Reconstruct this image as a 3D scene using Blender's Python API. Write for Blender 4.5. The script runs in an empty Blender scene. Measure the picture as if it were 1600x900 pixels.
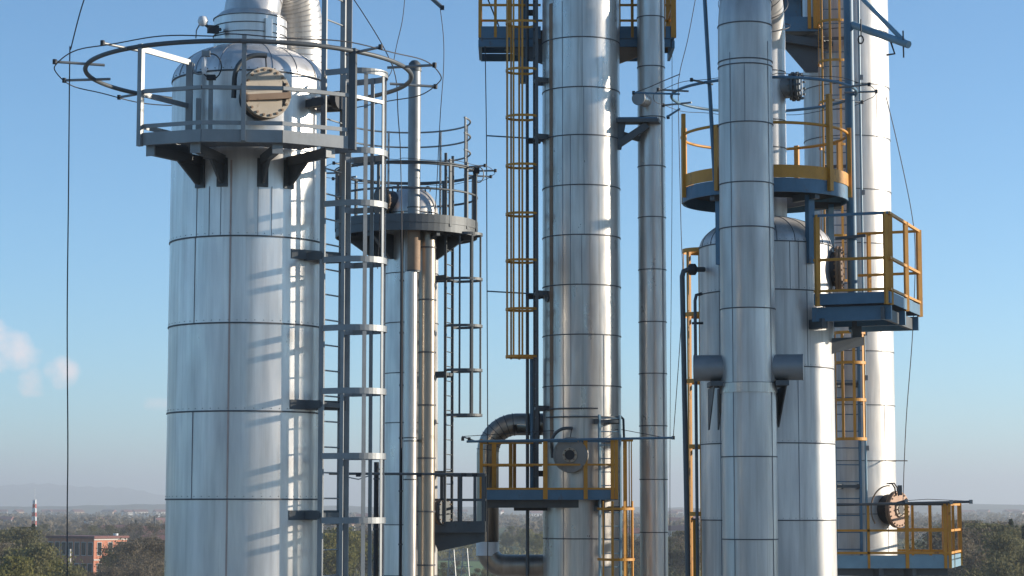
import bpy, math, random
from mathutils import Vector, Matrix

random.seed(7)
R = math.radians
PI = math.pi
sc = bpy.context.scene
COL = sc.collection

# ------------------------------------------------------------------ camera
H = 22.0                                   # camera height above the plain
PITCH = math.atan(340.0 / 3400.0)
F = 3400.0                                 # focal length in photo pixels
cam_d = bpy.data.cameras.new("camera")
cam = bpy.data.objects.new("camera", cam_d)
COL.objects.link(cam)
cam.location = (0, 0, H)
cam.rotation_euler = (PI / 2 + PITCH, 0, 0)
cam_d.sensor_width = 36.0
cam_d.lens = 36.0 * F / 1600.0
cam_d.clip_start = 0.1
cam_d.clip_end = 80000.0
sc.camera = cam

# ------------------------------------------------------------------ sun and sky
SUN_AZ = R(95)        # measured from "towards the camera" round to the right
SUN_EL = R(14)
sun_vec = Vector((math.sin(SUN_AZ) * math.cos(SUN_EL), -math.cos(SUN_AZ) * math.cos(SUN_EL), math.sin(SUN_EL)))
sd = bpy.data.lights.new("sun", 'SUN')
sd.energy = 4.6
sd.angle = R(0.9)
sd.color = (1.0, 0.90, 0.76)
so = bpy.data.objects.new("sun", sd)
COL.objects.link(so)
so.rotation_euler = (-sun_vec).to_track_quat('-Z', 'Y').to_euler()
so.location = (60, 0, 60)

world = bpy.data.worlds.new("World")
sc.world = world
world.use_nodes = True
wn, wl = world.node_tree.nodes, world.node_tree.links
wn.clear()
w_out = wn.new('ShaderNodeOutputWorld')
w_bg = wn.new('ShaderNodeBackground')
w_sky = wn.new('ShaderNodeTexSky')
w_sky.sky_type = 'NISHITA'
w_sky.sun_disc = False
w_sky.sun_elevation = SUN_EL
w_sky.sun_rotation = math.atan2(sun_vec.x, sun_vec.y)
w_sky.altitude = 1000
w_sky.air_density = 0.8
w_sky.dust_density = 0.25
w_sky.ozone_density = 3.4
w_bg.inputs['Strength'].default_value = 0.115
# small cumulus low on the left, as noise on the sky direction
tc = wn.new('ShaderNodeTexCoord')
mp = wn.new('ShaderNodeMapping')
mp.inputs['Scale'].default_value = (30, 30, 42)
wl.new(tc.outputs['Generated'], mp.inputs['Vector'])
nz = wn.new('ShaderNodeTexNoise')
nz.inputs['Scale'].default_value = 1.0
nz.inputs['Detail'].default_value = 6
nz.inputs['Roughness'].default_value = 0.55
wl.new(mp.outputs['Vector'], nz.inputs['Vector'])
sep = wn.new('ShaderNodeSeparateXYZ')
wl.new(tc.outputs['Generated'], sep.inputs['Vector'])


def wmath(op, a, b=None, clamp=False):
    n = wn.new('ShaderNodeMath')
    n.operation = op
    n.use_clamp = clamp
    for i, v in enumerate((a, b)):
        if v is None:
            continue
        if isinstance(v, (int, float)):
            n.inputs[i].default_value = v
        else:
            wl.new(v, n.inputs[i])
    return n.outputs[0]


def blob(cx, cz, rx, rz):
    # soft ellipse round a direction (x = left/right slope, z = up slope)
    ax = wmath('DIVIDE', wmath('SUBTRACT', wmath('DIVIDE', sep.outputs[0], sep.outputs[1]), cx), rx)
    az = wmath('DIVIDE', wmath('SUBTRACT', wmath('DIVIDE', sep.outputs[2], sep.outputs[1]), cz), rz)
    d2 = wmath('ADD', wmath('MULTIPLY', ax, ax), wmath('MULTIPLY', az, az))
    return wmath('SUBTRACT', 1.0, d2)


front = wmath('GREATER_THAN', sep.outputs[1], 0.2)
cl = None
for c in ((-0.239, 0.067, 0.022, 0.013), (-0.222, 0.056, 0.009, 0.008), (-0.207, 0.060, 0.010, 0.008), (-0.262, 0.072, 0.03, 0.018), (-0.164, 0.046, 0.012, 0.005)):
    b = blob(*c)
    cl = b if cl is None else wmath('MAXIMUM', cl, b)
cl = wmath('MAXIMUM', cl, -2.5)
den = wmath('ADD', wmath('MULTIPLY', cl, 0.55), wmath('MULTIPLY', wmath('SUBTRACT', nz.outputs[0], 0.5), 2.6))
mask = wmath('MULTIPLY', wmath('MULTIPLY', wmath('MULTIPLY', den, 2.2, True), front), 0.8)
mix = wn.new('ShaderNodeMixRGB')
wl.new(mask, mix.inputs['Fac'])
tint = wn.new('ShaderNodeMixRGB')        # a little clearer blue than the sky model gives
tint.blend_type = 'MULTIPLY'
tint.inputs['Fac'].default_value = 1.0
tint.inputs['Color2'].default_value = (0.85, 1.05, 1.04, 1)
wl.new(w_sky.outputs['Color'], tint.inputs['Color1'])
wl.new(tint.outputs['Color'], mix.inputs['Color1'])
mix.inputs['Color2'].default_value = (5.6, 5.1, 5.2, 1)
wl.new(mix.outputs['Color'], w_bg.inputs['Color'])
wl.new(w_bg.outputs['Background'], w_out.inputs['Surface'])

sc.view_settings.view_transform = 'Standard'
sc.view_settings.look = 'None'
sc.view_settings.exposure = 0.78
sc.view_settings.gamma = 1.0
sc.view_settings.use_curve_mapping = False
sc.render.engine = 'CYCLES'
sc.cycles.max_bounces = 6
sc.cycles.glossy_bounces = 4
sc.cycles.diffuse_bounces = 3
sc.cycles.volume_bounces = 1
sc.cycles.caustics_reflective = False
sc.cycles.use_denoising = True


# ------------------------------------------------------------------ pixel -> point
def dirp(px, py):
    u = (px - 800.0) / F
    v = (450.0 - py) / F
    c, s = math.cos(PITCH), math.sin(PITCH)
    return Vector((u, c - v * s, s + v * c))


def P(px, py, d):
    k = dirp(px, py)
    k = k * (d / k.y)
    return Vector((k.x, d, H + k.z))


def Z(py, d):
    return P(800, py, d).z


def X(px, d, py=450):
    return P(px, py, d).x


def D(phi, r=1.0):
    """horizontal direction; phi in degrees from 'towards the camera' round to the right"""
    a = R(phi)
    return Vector((math.sin(a) * r, -math.cos(a) * r, 0))


# ------------------------------------------------------------------ materials
def mat_new(name):
    m = bpy.data.materials.new(name)
    m.use_nodes = True
    nt = m.node_tree
    nt.nodes.clear()
    out = nt.nodes.new('ShaderNodeOutputMaterial')
    b = nt.nodes.new('ShaderNodeBsdfPrincipled')
    nt.links.new(b.outputs[0], out.inputs['Surface'])
    return m, nt, b


def noise(nt, scale, detail=4, stretch=(1, 1, 1), rough=0.55):
    g = nt.nodes.new('ShaderNodeNewGeometry')
    mpn = nt.nodes.new('ShaderNodeMapping')
    mpn.inputs['Scale'].default_value = stretch
    nt.links.new(g.outputs['Position'], mpn.inputs['Vector'])
    n = nt.nodes.new('ShaderNodeTexNoise')
    n.inputs['Scale'].default_value = scale
    n.inputs['Detail'].default_value = detail
    n.inputs['Roughness'].default_value = rough
    nt.links.new(mpn.outputs[0], n.inputs['Vector'])
    return n.outputs[0]


def ramp(nt, fac, stops):
    r = nt.nodes.new('ShaderNodeValToRGB')
    nt.links.new(fac, r.inputs[0])
    e = r.color_ramp.elements
    e[0].position, e[0].color = stops[0][0], (*stops[0][1], 1)
    e[1].position, e[1].color = stops[-1][0], (*stops[-1][1], 1)
    for p, c in stops[1:-1]:
        x = e.new(p)
        x.color = (*c, 1)
    return r.outputs[0]


def mixc(nt, fac, a, b, mode='MIX'):
    n = nt.nodes.new('ShaderNodeMixRGB')
    n.blend_type = mode
    for i, v in ((0, fac), (1, a), (2, b)):
        if isinstance(v, (int, float)):
            n.inputs[i].default_value = v
        elif isinstance(v, tuple):
            n.inputs[i].default_value = (*v, 1)
        else:
            nt.links.new(v, n.inputs[i])
    return n.outputs[0]


def bump(nt, b, h, strength, dist):
    n = nt.nodes.new('ShaderNodeBump')
    n.inputs['Strength'].default_value = strength
    n.inputs['Distance'].default_value = dist
    nt.links.new(h, n.inputs['Height'])
    nt.links.new(n.outputs[0], b.inputs['Normal'])


def cladding(name, base=(0.62, 0.64, 0.66), rough=0.33, metal=0.85, stain=0.3, wave=0.02):
    m, nt, b = mat_new(name)
    dk = tuple(c * 0.72 for c in base)
    c1 = ramp(nt, noise(nt, 1.0, 5, (5, 5, 0.5)), [(0.35, dk), (0.65, base)])
    st = ramp(nt, noise(nt, 1.0, 6, (11, 11, 0.22), 0.7), [(0.52, (0, 0, 0)), (0.74, (1, 1, 1))])
    fm = nt.nodes.new('ShaderNodeMath')
    fm.operation = 'MULTIPLY'
    fm.inputs[1].default_value = stain
    nt.links.new(st, fm.inputs[0])
    c2 = mixc(nt, fm.outputs[0], c1, (0.20, 0.15, 0.10))
    gi = nt.nodes.new('ShaderNodeNewGeometry')
    mr = nt.nodes.new('ShaderNodeMapRange')
    mr.inputs[3].default_value = 0.88
    mr.inputs[4].default_value = 1.10
    nt.links.new(gi.outputs['Random Per Island'], mr.inputs[0])
    hs = nt.nodes.new('ShaderNodeHueSaturation')
    nt.links.new(mr.outputs[0], hs.inputs['Value'])
    nt.links.new(c2, hs.inputs['Color'])
    nt.links.new(hs.outputs[0], b.inputs['Base Color'])
    b.inputs['Metallic'].default_value = metal
    rr = ramp(nt, noise(nt, 1.0, 5, (3, 3, 1.2)), [(0.3, (rough * 0.8,) * 3), (0.7, (min(1, rough * 1.35),) * 3)])
    nt.links.new(rr, b.inputs['Roughness'])
    bump(nt, b, noise(nt, 1.0, 2, (2.6, 2.6, 0.7)), 0.8, wave)
    return m


def paint(name, base, rough=0.5, metal=0.0, worn=(0.12, 0.07, 0.04), amount=0.35, sc_=9):
    m, nt, b = mat_new(name)
    c0 = ramp(nt, noise(nt, 3, 4), [(0.3, tuple(c * 0.78 for c in base)), (0.7, base)])
    w = ramp(nt, noise(nt, sc_, 7, (1, 1, 0.6), 0.7), [(0.58, (0, 0, 0)), (0.72, (amount,) * 3)])
    c = mixc(nt, w, c0, worn)
    nt.links.new(c, b.inputs['Base Color'])
    b.inputs['Metallic'].default_value = metal
    b.inputs['Roughness'].default_value = rough
    bump(nt, b, noise(nt, 25, 4), 0.25, 0.004)
    return m


M = {
    'clad': cladding('weathered_aluminium', (0.80, 0.765, 0.72), 0.33, 0.60, 0.28, 0.013),
    'clad_dull': cladding('dull_aluminium', (0.62, 0.585, 0.54), 0.31, 0.70, 0.60, 0.011),
    'clad_pipe': cladding('pipe_aluminium', (0.65, 0.61, 0.565), 0.32, 0.70, 0.30, 0.004),
    'clad_warm': cladding('bright_aluminium', (0.70, 0.67, 0.63), 0.42, 0.42, 0.35, 0.007),
    'clad_front': cladding('satin_aluminium', (0.61, 0.585, 0.55), 0.38, 0.55, 0.32, 0.005),
    'brown_pipe': cladding('tarnished_cladding', (0.34, 0.30, 0.25), 0.36, 0.85, 0.6, 0.006),
    'galv': paint('galvanised_steel', (0.28, 0.29, 0.29), 0.50, 0.45, (0.2, 0.18, 0.15), 0.3),
    'steel': paint('dark_grey_steel', (0.11, 0.12, 0.125), 0.55, 0.3, (0.08, 0.05, 0.03), 0.5),
    'black': paint('black_steel', (0.035, 0.035, 0.038), 0.6, 0.2),
    'orange': paint('orange_paint', (0.62, 0.28, 0.035), 0.55, 0.0, (0.17, 0.07, 0.03), 0.85, 6),
    'blue': paint('blue_paint', (0.09, 0.185, 0.27), 0.5, 0.0, (0.12, 0.075, 0.05), 0.75, 6),
    'paleblue': paint('pale_blue_paint', (0.22, 0.36, 0.44), 0.4, 0.0, (0.12, 0.09, 0.06), 0.4),
    'pink': paint('sealed_joint', (0.50, 0.38, 0.33), 0.5, 0.3),
    'lap': paint('lap_joint_metal', (0.27, 0.27, 0.28), 0.45, 0.6),
    'rusty_cover': paint('rusty_cover_plate', (0.50, 0.30, 0.19), 0.65, 0.0, (0.2, 0.09, 0.05), 0.7, 12),
    'seam': paint('seam_sealant', (0.10, 0.10, 0.105), 0.6, 0.3),
    'rust': paint('rusty_flange', (0.30, 0.20, 0.13), 0.7, 0.1, (0.10, 0.055, 0.03), 0.8, 14),
    'flange_grey': paint('grey_flange', (0.30, 0.285, 0.26), 0.55, 0.3, (0.14, 0.09, 0.06), 0.6, 14),
    'cover': paint('worn_steel_cover', (0.52, 0.44, 0.34), 0.65, 0.0, (0.16, 0.09, 0.05), 0.8, 12),
    'wire': paint('wire', (0.06, 0.06, 0.065), 0.6, 0.3),
    'white': paint('white_enamel', (0.75, 0.76, 0.76), 0.3),
    'red': paint('red_enamel', (0.5, 0.06, 0.04), 0.4),
    'concrete': paint('concrete', (0.36, 0.34, 0.31), 0.9),
}


def foliage(name, a, b_, c):
    m, nt, b = mat_new(name)
    oi = nt.nodes.new('ShaderNodeObjectInfo')
    base = ramp(nt, noise(nt, 0.55, 4), [(0.35, a), (0.5, b_), (0.68, c)])
    hs = nt.nodes.new('ShaderNodeHueSaturation')
    mr = nt.nodes.new('ShaderNodeMapRange')
    mr.inputs[3].default_value = 0.75
    mr.inputs[4].default_value = 1.2
    nt.links.new(oi.outputs['Random'], mr.inputs[0])
    nt.links.new(mr.outputs[0], hs.inputs['Value'])
    nt.links.new(base, hs.inputs['Color'])
    nt.links.new(hs.outputs[0], b.inputs['Base Color'])
    b.inputs['Roughness'].default_value = 0.8
    b.inputs['Specular IOR Level'].default_value = 0.2
    tr = nt.nodes.new('ShaderNodeBsdfTranslucent')
    nt.links.new(hs.outputs[0], tr.inputs['Color'])
    ms = nt.nodes.new('ShaderNodeMixShader')
    ms.inputs[0].default_value = 0.4
    nt.links.new(b.outputs[0], ms.inputs[1])
    nt.links.new(tr.outputs[0], ms.inputs[2])
    outn = [n for n in nt.nodes if n.type == 'OUTPUT_MATERIAL'][0]
    nt.links.new(ms.outputs[0], outn.inputs['Surface'])
    return m


M['leaf_olive'] = foliage('olive_twigs', (0.10, 0.095, 0.045), (0.15, 0.14, 0.065), (0.21, 0.19, 0.09))
M['leaf_brown'] = foliage('brown_twigs', (0.11, 0.088, 0.062), (0.16, 0.13, 0.09), (0.22, 0.18, 0.12))
M['leaf_spring'] = foliage('spring_leaves', (0.12, 0.12, 0.035), (0.19, 0.18, 0.05), (0.27, 0.23, 0.07))
M['leaf_dark'] = foliage('needles', (0.025, 0.04, 0.022), (0.04, 0.06, 0.032), (0.06, 0.08, 0.045))
M['bark'] = paint('bark', (0.10, 0.08, 0.06), 0.9)


# ------------------------------------------------------------------ mesh building
class MB:
    def __init__(self):
        self.v, self.f, self.s = [], [], []

    def add(self, vs, fs, smooth=False):
        o = len(self.v)
        self.v += [Vector(p) for p in vs]
        for f in fs:
            self.f.append([i + o for i in f])
            self.s.append(smooth)
        return self

    def box(self, c, size, rz=0.0):
        c = Vector(c)
        m = Matrix.Rotation(rz, 3, 'Z')
        hx, hy, hz = size[0] / 2, size[1] / 2, size[2] / 2
        vs = [c + m @ Vector((x, y, z)) for x in (-hx, hx) for y in (-hy, hy) for z in (-hz, hz)]
        return self.add(vs, [(0, 1, 3, 2), (4, 6, 7, 5), (0, 4, 5, 1), (2, 3, 7, 6), (0, 2, 6, 4), (1, 5, 7, 3)])

    def bar(self, a, b, w, h, up=(0, 0, 1)):
        """rectangular bar from a to b, w sideways and h along up"""
        a, b, up = Vector(a), Vector(b), Vector(up)
        t = (b - a).normalized()
        s = t.cross(up)
        if s.length < 1e-4:
            s = t.cross(Vector((1, 0, 0)))
        s.normalize()
        u = s.cross(t).normalized()
        vs = []
        for p in (a, b):
            for i, j in ((-1, -1), (1, -1), (1, 1), (-1, 1)):
                vs.append(p + s * (w / 2 * i) + u * (h / 2 * j))
        return self.add(vs, [(3, 2, 1, 0), (4, 5, 6, 7), (0, 1, 5, 4), (1, 2, 6, 5), (2, 3, 7, 6), (3, 0, 4, 7)])

    def tube(self, pts, r, n=10, closed=False, cap=True, r_end=None):
        pts = [Vector(p) for p in pts]
        k = len(pts)
        o = []
        ref = None
        rings = []
        for i, p in enumerate(pts):
            if closed:
                t = pts[(i + 1) % k] - pts[i - 1]
            elif i == 0:
                t = pts[1] - pts[0]
            elif i == k - 1:
                t = pts[-1] - pts[-2]
            else:
                t = (pts[i + 1] - p).normalized() + (p - pts[i - 1]).normalized()
            t.normalize()
            if ref is None:
                ref = t.cross(Vector((0, 0, 1)))
                if ref.length < 0.05:
                    ref = Vector((1, 0, 0)) - t * t.x
            ref = ref - t * ref.dot(t)
            ref.normalize()
            q = t.cross(ref)
            rr = r if r_end is None else r + (r_end - r) * i / (k - 1)
            rings.append([p + (ref * math.cos(2 * PI * j / n) + q * math.sin(2 * PI * j / n)) * rr for j in range(n)])
        vs = [v for rg in rings for v in rg]
        fs = []
        m = k if closed else k - 1
        for i in range(m):
            a, b = i * n, ((i + 1) % k) * n
            for j in range(n):
                fs.append((a + j, a + (j + 1) % n, b + (j + 1) % n, b + j))
        self.add(vs, fs, True)
        if cap and not closed:
            self.add(rings[0], [tuple(range(n - 1, -1, -1))])
            self.add(rings[-1], [tuple(range(n))])
        return self

    def lathe(self, prof, c, n=64, axis=None, cap=True):
        """prof: (radius, height) pairs along axis from c"""
        c = Vector(c)
        ax = Vector(axis or (0, 0, 1)).normalized()
        s = ax.cross(Vector((0, 0, 1)))
        if s.length < 0.05:
            s = Vector((1, 0, 0))
        s.normalize()
        q = ax.cross(s)
        vs, fs = [], []
        for r, h in prof:
            for j in range(n):
                a = 2 * PI * j / n
                vs.append(c + ax * h + (s * math.cos(a) + q * math.sin(a)) * r)
        for i in range(len(prof) - 1):
            for j in range(n):
                a, b = i * n, (i + 1) * n
                fs.append((a + j, a + (j + 1) % n, b + (j + 1) % n, b + j))
        self.add(vs, fs, True)
        if cap:
            k = len(prof) - 1
            self.add(vs[:n], [tuple(range(n - 1, -1, -1))])
            self.add(vs[k * n:], [tuple(range(n))])
        return self

    def disc(self, c, r, t, axis, n=32):
        return self.lathe([(r * 0.985, 0), (r, t * 0.12), (r, t * 0.88), (r * 0.985, t)], c, n, axis)

    def band(self, c, r0, r1, z0, z1, a0=0.0, a1=360.0, n=72):
        """curved wall between two radii, angles as in D()"""
        full = abs(a1 - a0) >= 359.9
        k = max(3, int(n * abs(a1 - a0) / 360))
        vs, fs = [], []
        for i in range(k + (0 if full else 1)):
            a = a0 + (a1 - a0) * i / k
            for r, z in ((r0, z0), (r1, z0), (r1, z1), (r0, z1)):
                p = D(a, r)
                vs.append(Vector((c[0] + p.x, c[1] + p.y, z)))
        m = k
        for i in range(m):
            a, b = i * 4, ((i + 1) % (k if full else k + 1)) * 4
            for j in range(4):
                fs.append((a + j, b + j, b + (j + 1) % 4, a + (j + 1) % 4))
        if not full:
            fs.append((0, 1, 2, 3))
            e = k * 4
            fs.append((e + 3, e + 2, e + 1, e))
        return self.add(vs, fs)

    def prism(self, poly, z0, z1):
        n = len(poly)
        vs = [Vector((p[0], p[1], z0)) for p in poly] + [Vector((p[0], p[1], z1)) for p in poly]
        fs = [tuple(range(n - 1, -1, -1)), tuple(range(n, 2 * n))]
        for i in range(n):
            fs.append((i, (i + 1) % n, n + (i + 1) % n, n + i))
        return self.add(vs, fs)

    def plate(self, pts, t):
        """flat plate through 3D points, thickness t"""
        pts = [Vector(p) for p in pts]
        nrm = (pts[1] - pts[0]).cross(pts[2] - pts[0]).normalized() * (t / 2)
        n = len(pts)
        vs = [p - nrm for p in pts] + [p + nrm for p in pts]
        fs = [tuple(range(n - 1, -1, -1)), tuple(range(n, 2 * n))]
        for i in range(n):
            fs.append((i, (i + 1) % n, n + (i + 1) % n, n + i))
        return self.add(vs, fs)

    def build(self, name, mat, parent=None, origin=None, label=None):
        base = W(parent)
        o = Vector(origin) if origin is not None else (base if parent is not None else
                                                      Vector(self.low()))
        me = bpy.data.meshes.new(name)
        me.from_pydata([tuple(p - o) for p in self.v], [], self.f)
        me.polygons.foreach_set('use_smooth', self.s)
        me.materials.append(mat)
        me.update()
        ob = bpy.data.objects.new(name, me)
        COL.objects.link(ob)
        ob.parent = parent
        ob.location = o - base
        WORLD[ob.name] = o
        if label:
            ob['label'] = label
        return ob

    def low(self):
        xs = [p.x for p in self.v]
        ys = [p.y for p in self.v]
        return (sum((min(xs), max(xs))) / 2, sum((min(ys), max(ys))) / 2, min(p.z for p in self.v))


WORLD = {}


def W(o):
    return WORLD[o.name] if o is not None else Vector((0, 0, 0))


def clone(src, parent, pos):
    """linked copy of a part at another world position"""
    c = src.copy()
    COL.objects.link(c)
    c.parent = parent
    c.location = Vector(pos) - W(parent)
    WORLD[c.name] = Vector(pos)
    return c


def tag(o, label, cat=None, group=None, kind=None):
    o['label'] = label
    if cat:
        o['category'] = cat
    if group:
        o['group'] = group
    if kind:
        o['kind'] = kind
    return o


def thing(name, label, cat, loc, group=None):
    o = bpy.data.objects.new(name, None)
    o.empty_display_size = 0.2
    COL.objects.link(o)
    o.location = loc
    WORLD[o.name] = Vector(loc)
    return tag(o, label, cat, group)


def struct(ob):
    ob['kind'] = 'structure'
    return ob


def arc(c, r, z, a0, a1, n=48):
    return [Vector((c[0] + D(a0 + (a1 - a0) * i / n, r).x, c[1] + D(a0 + (a1 - a0) * i / n, r).y, z)) for i in range(n + 1)]


def circle(c, r, z, n=96):
    return arc(c, r, z, 0, 360, n)[:-1]


def elbow(c, u, v, r, n=12, a0=0, a1=90):
    """points of an arc: c + r(u cos + v sin)"""
    u, v = Vector(u), Vector(v)
    return [Vector(c) + u * (r * math.cos(R(a0 + (a1 - a0) * i / n))) + v * (r * math.sin(R(a0 + (a1 - a0) * i / n))) for i in range(n + 1)]


# ------------------------------------------------------------------ column parts
def shell_mb(c, r, z0, z1, seams, n=112):
    """cladding in courses, each lapped a few millimetres over the one below"""
    zs = sorted([z for z in seams if z0 < z < z1])
    edges = [z0] + zs + [z1]
    mb = MB()
    for a, b in zip(edges[:-1], edges[1:]):
        mb.lathe([(r + 0.004, a), (r, b)], (c[0], c[1], 0), n, cap=(a == z0 or b == z1))
    return mb


def seam_bands(parent, c, r, zs, w=0.022, mat='seam'):
    first = None
    for z in zs:
        pos = Vector((c[0], c[1], z))
        if first is None:
            mb = MB().band(pos, r - 0.01, r + 0.012, z - w / 2, z + w / 2, n=96)
            k_ = int(2 * PI * r / 0.11)
            for j in range(k_ if r > 0.9 else 0):
                q = pos + D(360 * j / k_, r + 0.003) + Vector((0, 0, 0.035))
                mb.box(q, (0.009, 0.009, 0.009), R(360 * j / k_))
            first = mb.build('seam_band', M[mat], parent, pos)
        else:
            clone(first, parent, pos)


def lap_lines(parent, c, r, items, mat='seam', w=0.012):
    """vertical lap joints; items = (phi, z0, z1)"""
    for phi, z0, z1 in items:
        p = Vector((c[0], c[1], 0)) + D(phi, r + 0.003)
        MB().box((p.x, p.y, (z0 + z1) / 2), (w, 0.012, z1 - z0), R(phi)).build('lap_joint', M[mat], parent)


def head_prof(r, z, h, rn, n=12):
    """elliptical head from the tangent line up to a nozzle radius rn"""
    out = []
    for i in range(n + 1):
        t = i / n
        a = t * math.acos(min(1, rn / r))
        out.append((r * math.cos(a), z + h * math.sin(a)))
    return out


def manhole(parent, c, rt, phi, z, rc, rn, length, mat_cover='cover', nbolt=20, hole=0.0, tilt=0.0, davit=1):
    fm = 'flange_grey' if mat_cover == 'flange_grey' else 'rust'
    ax = D(phi)
    s = ax.cross(Vector((0, 0, 1)))
    base = Vector((c[0], c[1], z)) + ax * (rt - 0.12)
    m = MB().lathe([(rn, 0), (rn, length + 0.12)], base, 40, ax).build('manhole', M['black' if davit or rc == 0.375 else 'seam'], parent)
    e = base + ax * (length + 0.12)
    ax2 = D(phi + tilt)
    s2 = ax2.cross(Vector((0, 0, 1)))
    MB().disc(e - ax2 * 0.055, rc, 0.05, ax2, 48).build('flange', M[fm], m)
    mb = MB().disc(e, rc * 0.985, 0.05, ax2, 48)
    mb.build('cover', M[mat_cover], m)
    bm_ = MB()
    for i in range(nbolt):
        a = 2 * PI * (i + 0.5) / nbolt
        p = e + (s2 * math.cos(a) + Vector((0, 0, 1)) * math.sin(a)) * rc * 0.88
        bm_.lathe([(rc * 0.05, 0), (rc * 0.05, 0.148)], p - ax2 * 0.08, 6, ax2)
    bm_.build('bolts', M[fm], m)
    if hole:
        MB().disc(e + ax2 * 0.05, rc * 0.42, 0.03, ax2, 32).build('nozzle_rim', M['cover'], m)
        MB().disc(e + ax2 * 0.08, hole, 0.012, ax2, 24).build('bore', M['black'], m)
        nb = MB()
        for i in range(8):
            a = 2 * PI * i / 8
            p = e + (s2 * math.cos(a) + Vector((0, 0, 1)) * math.sin(a)) * rc * 0.34
            nb.lathe([(rc * 0.04, 0), (rc * 0.04, 0.05)], p + ax2 * 0.07, 6, ax2)
        nb.build('bolts', M['rust'], m)
    if davit:
        s = -s
        k = rc * 1.15
        pts = [base + ax * (length - 0.05) - s * k + Vector((0, 0, -0.05))]
        pts += [base + ax * (length + 0.0) - s * k + Vector((0, 0, rc * 0.6))]
        pts += elbow(base + ax * (length + 0.04) - s * (k - rc * 0.9) + Vector((0, 0, rc * 0.6)), -s, (0, 0, 1), rc * 0.9, 8, 10, 88)
        q = pts[-1]
        pts.append(q + s * rc * 0.35)
        MB().tube(pts, 0.032, 10).build('davit_arm', M['steel'], m)
        MB().tube([q + s * rc * 0.3, e + ax * 0.03 + Vector((0, 0, rc * 0.92))], 0.010, 6).build('hook_rod', M['black'], m)
    return m


def ladder(label, c, phi, z0, z1, w=0.45, hoops=(), depth=0.72, bars=5, mats=('galv', 'galv', 'galv'),
           rail=(0.05, 0.03), rung=0.02, step=0.3, hoop_h=0.07, group='caged ladders on the columns', bar_w=0.04,
           bar_z=None, brackets=(), rt=None, axis=None, rise=0.0):
    """c = centre of the ladder plane, phi = way the climber's back faces"""
    nrm = D(phi)
    s = Vector((math.cos(R(phi)), math.sin(R(phi)), 0))
    c = Vector((c[0], c[1], 0))
    t = thing('caged_ladder', label, 'ladder', (c.x, c.y, z0), group)
    for k in (-1, 1):
        p = c + s * (k * w / 2)
        MB().box((p.x, p.y, (z0 + z1) / 2), (rail[0], rail[1], z1 - z0), R(phi) + PI / 2).build('side_rail', M[mats[0]], t)
    first = None
    n = int((z1 - z0) / step)
    step = max(step, (z1 - z0) / 90)
    i = 0
    while z0 + 0.15 + i * step < z1:
        z = z0 + 0.15 + i * step
        i += 1
        pos = Vector((c.x, c.y, z))
        if first is None:
            first = MB().tube([pos - s * w / 2, pos + s * w / 2], rung / 2, 6).build('rung', M[mats[0]], t, pos)
        else:
            clone(first, t, pos)
    hr = depth / 2 + 0.0
    hw = max(w / 2, depth * 0.5)
    def hoop_pts(z):
        pts = [c - s * w / 2, c - s * hw + nrm * 0.10]
        cc = c + nrm * (depth - hw)
        pts += [cc + s * (-hw * math.cos(a)) + nrm * (hw * math.sin(a)) for a in [PI * j / 20 for j in range(21)]]
        pts += [c + s * hw + nrm * 0.10, c + s * w / 2]
        return [Vector((p.x, p.y, z)) for p in pts]
    first = None
    for z in hoops:
        pos = Vector((c.x, c.y, z))
        if first is None:
            mb = MB()
            pp = hoop_pts(z)
            k = len(pp)
            vs, fs = [], []
            for j, p in enumerate(pp):
                tt = (pp[min(j + 1, k - 1)] - pp[max(j - 1, 0)]).normalized()
                nn = Vector((tt.y, -tt.x, 0)) * 0.005
                for q, zz in ((-1, -1), (1, -1), (1, 1), (-1, 1)):
                    vs.append(p + nn * q + Vector((0, 0, hoop_h / 2 * zz)))
            for j in range(k - 1):
                for q in range(4):
                    fs.append((j * 4 + q, j * 4 + (q + 1) % 4, (j + 1) * 4 + (q + 1) % 4, (j + 1) * 4 + q))
            first = mb.add(vs, fs).build('cage_hoop', M[mats[1]], t, pos)
        else:
            clone(first, t, pos)
    if hoops:
        b0, b1 = (min(hoops) - hoop_h / 2, max(hoops) + hoop_h / 2) if bar_z is None else bar_z
        cc = c + nrm * (depth - hw)
        for j in range(bars):
            a = PI * (j + 0.0) / (bars - 1)
            off = -0.012
            p = cc + s * (-(hw + off) * math.cos(a)) + nrm * ((hw + off) * math.sin(a))
            ang = math.atan2((s * -math.cos(a) + nrm * math.sin(a)).y, (s * -math.cos(a) + nrm * math.sin(a)).x)
            MB().box((p.x, p.y, (b0 + b1) / 2), (0.012, bar_w, b1 - b0), ang).build('cage_bar', M[mats[2]], t)
    if brackets and axis is not None:
        for z in brackets:
            br = MB()
            for k in (-1, 1):
                q = c + s * (k * w / 2)
                d = Vector((axis[0], axis[1], 0)) - q
                dn = d.normalized()
                e = q + dn * (d.length - rt + 0.03)
                br.bar(Vector((q.x, q.y, z)), Vector((e.x, e.y, z)), 0.05, 0.10)
            br.bar(Vector((c.x, c.y, z)) - s * (w / 2 + .02), Vector((c.x, c.y, z)) + s * (w / 2 + .02), 0.04, 0.06)
            br.build('bracket', M['steel'], t)
    return t


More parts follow.
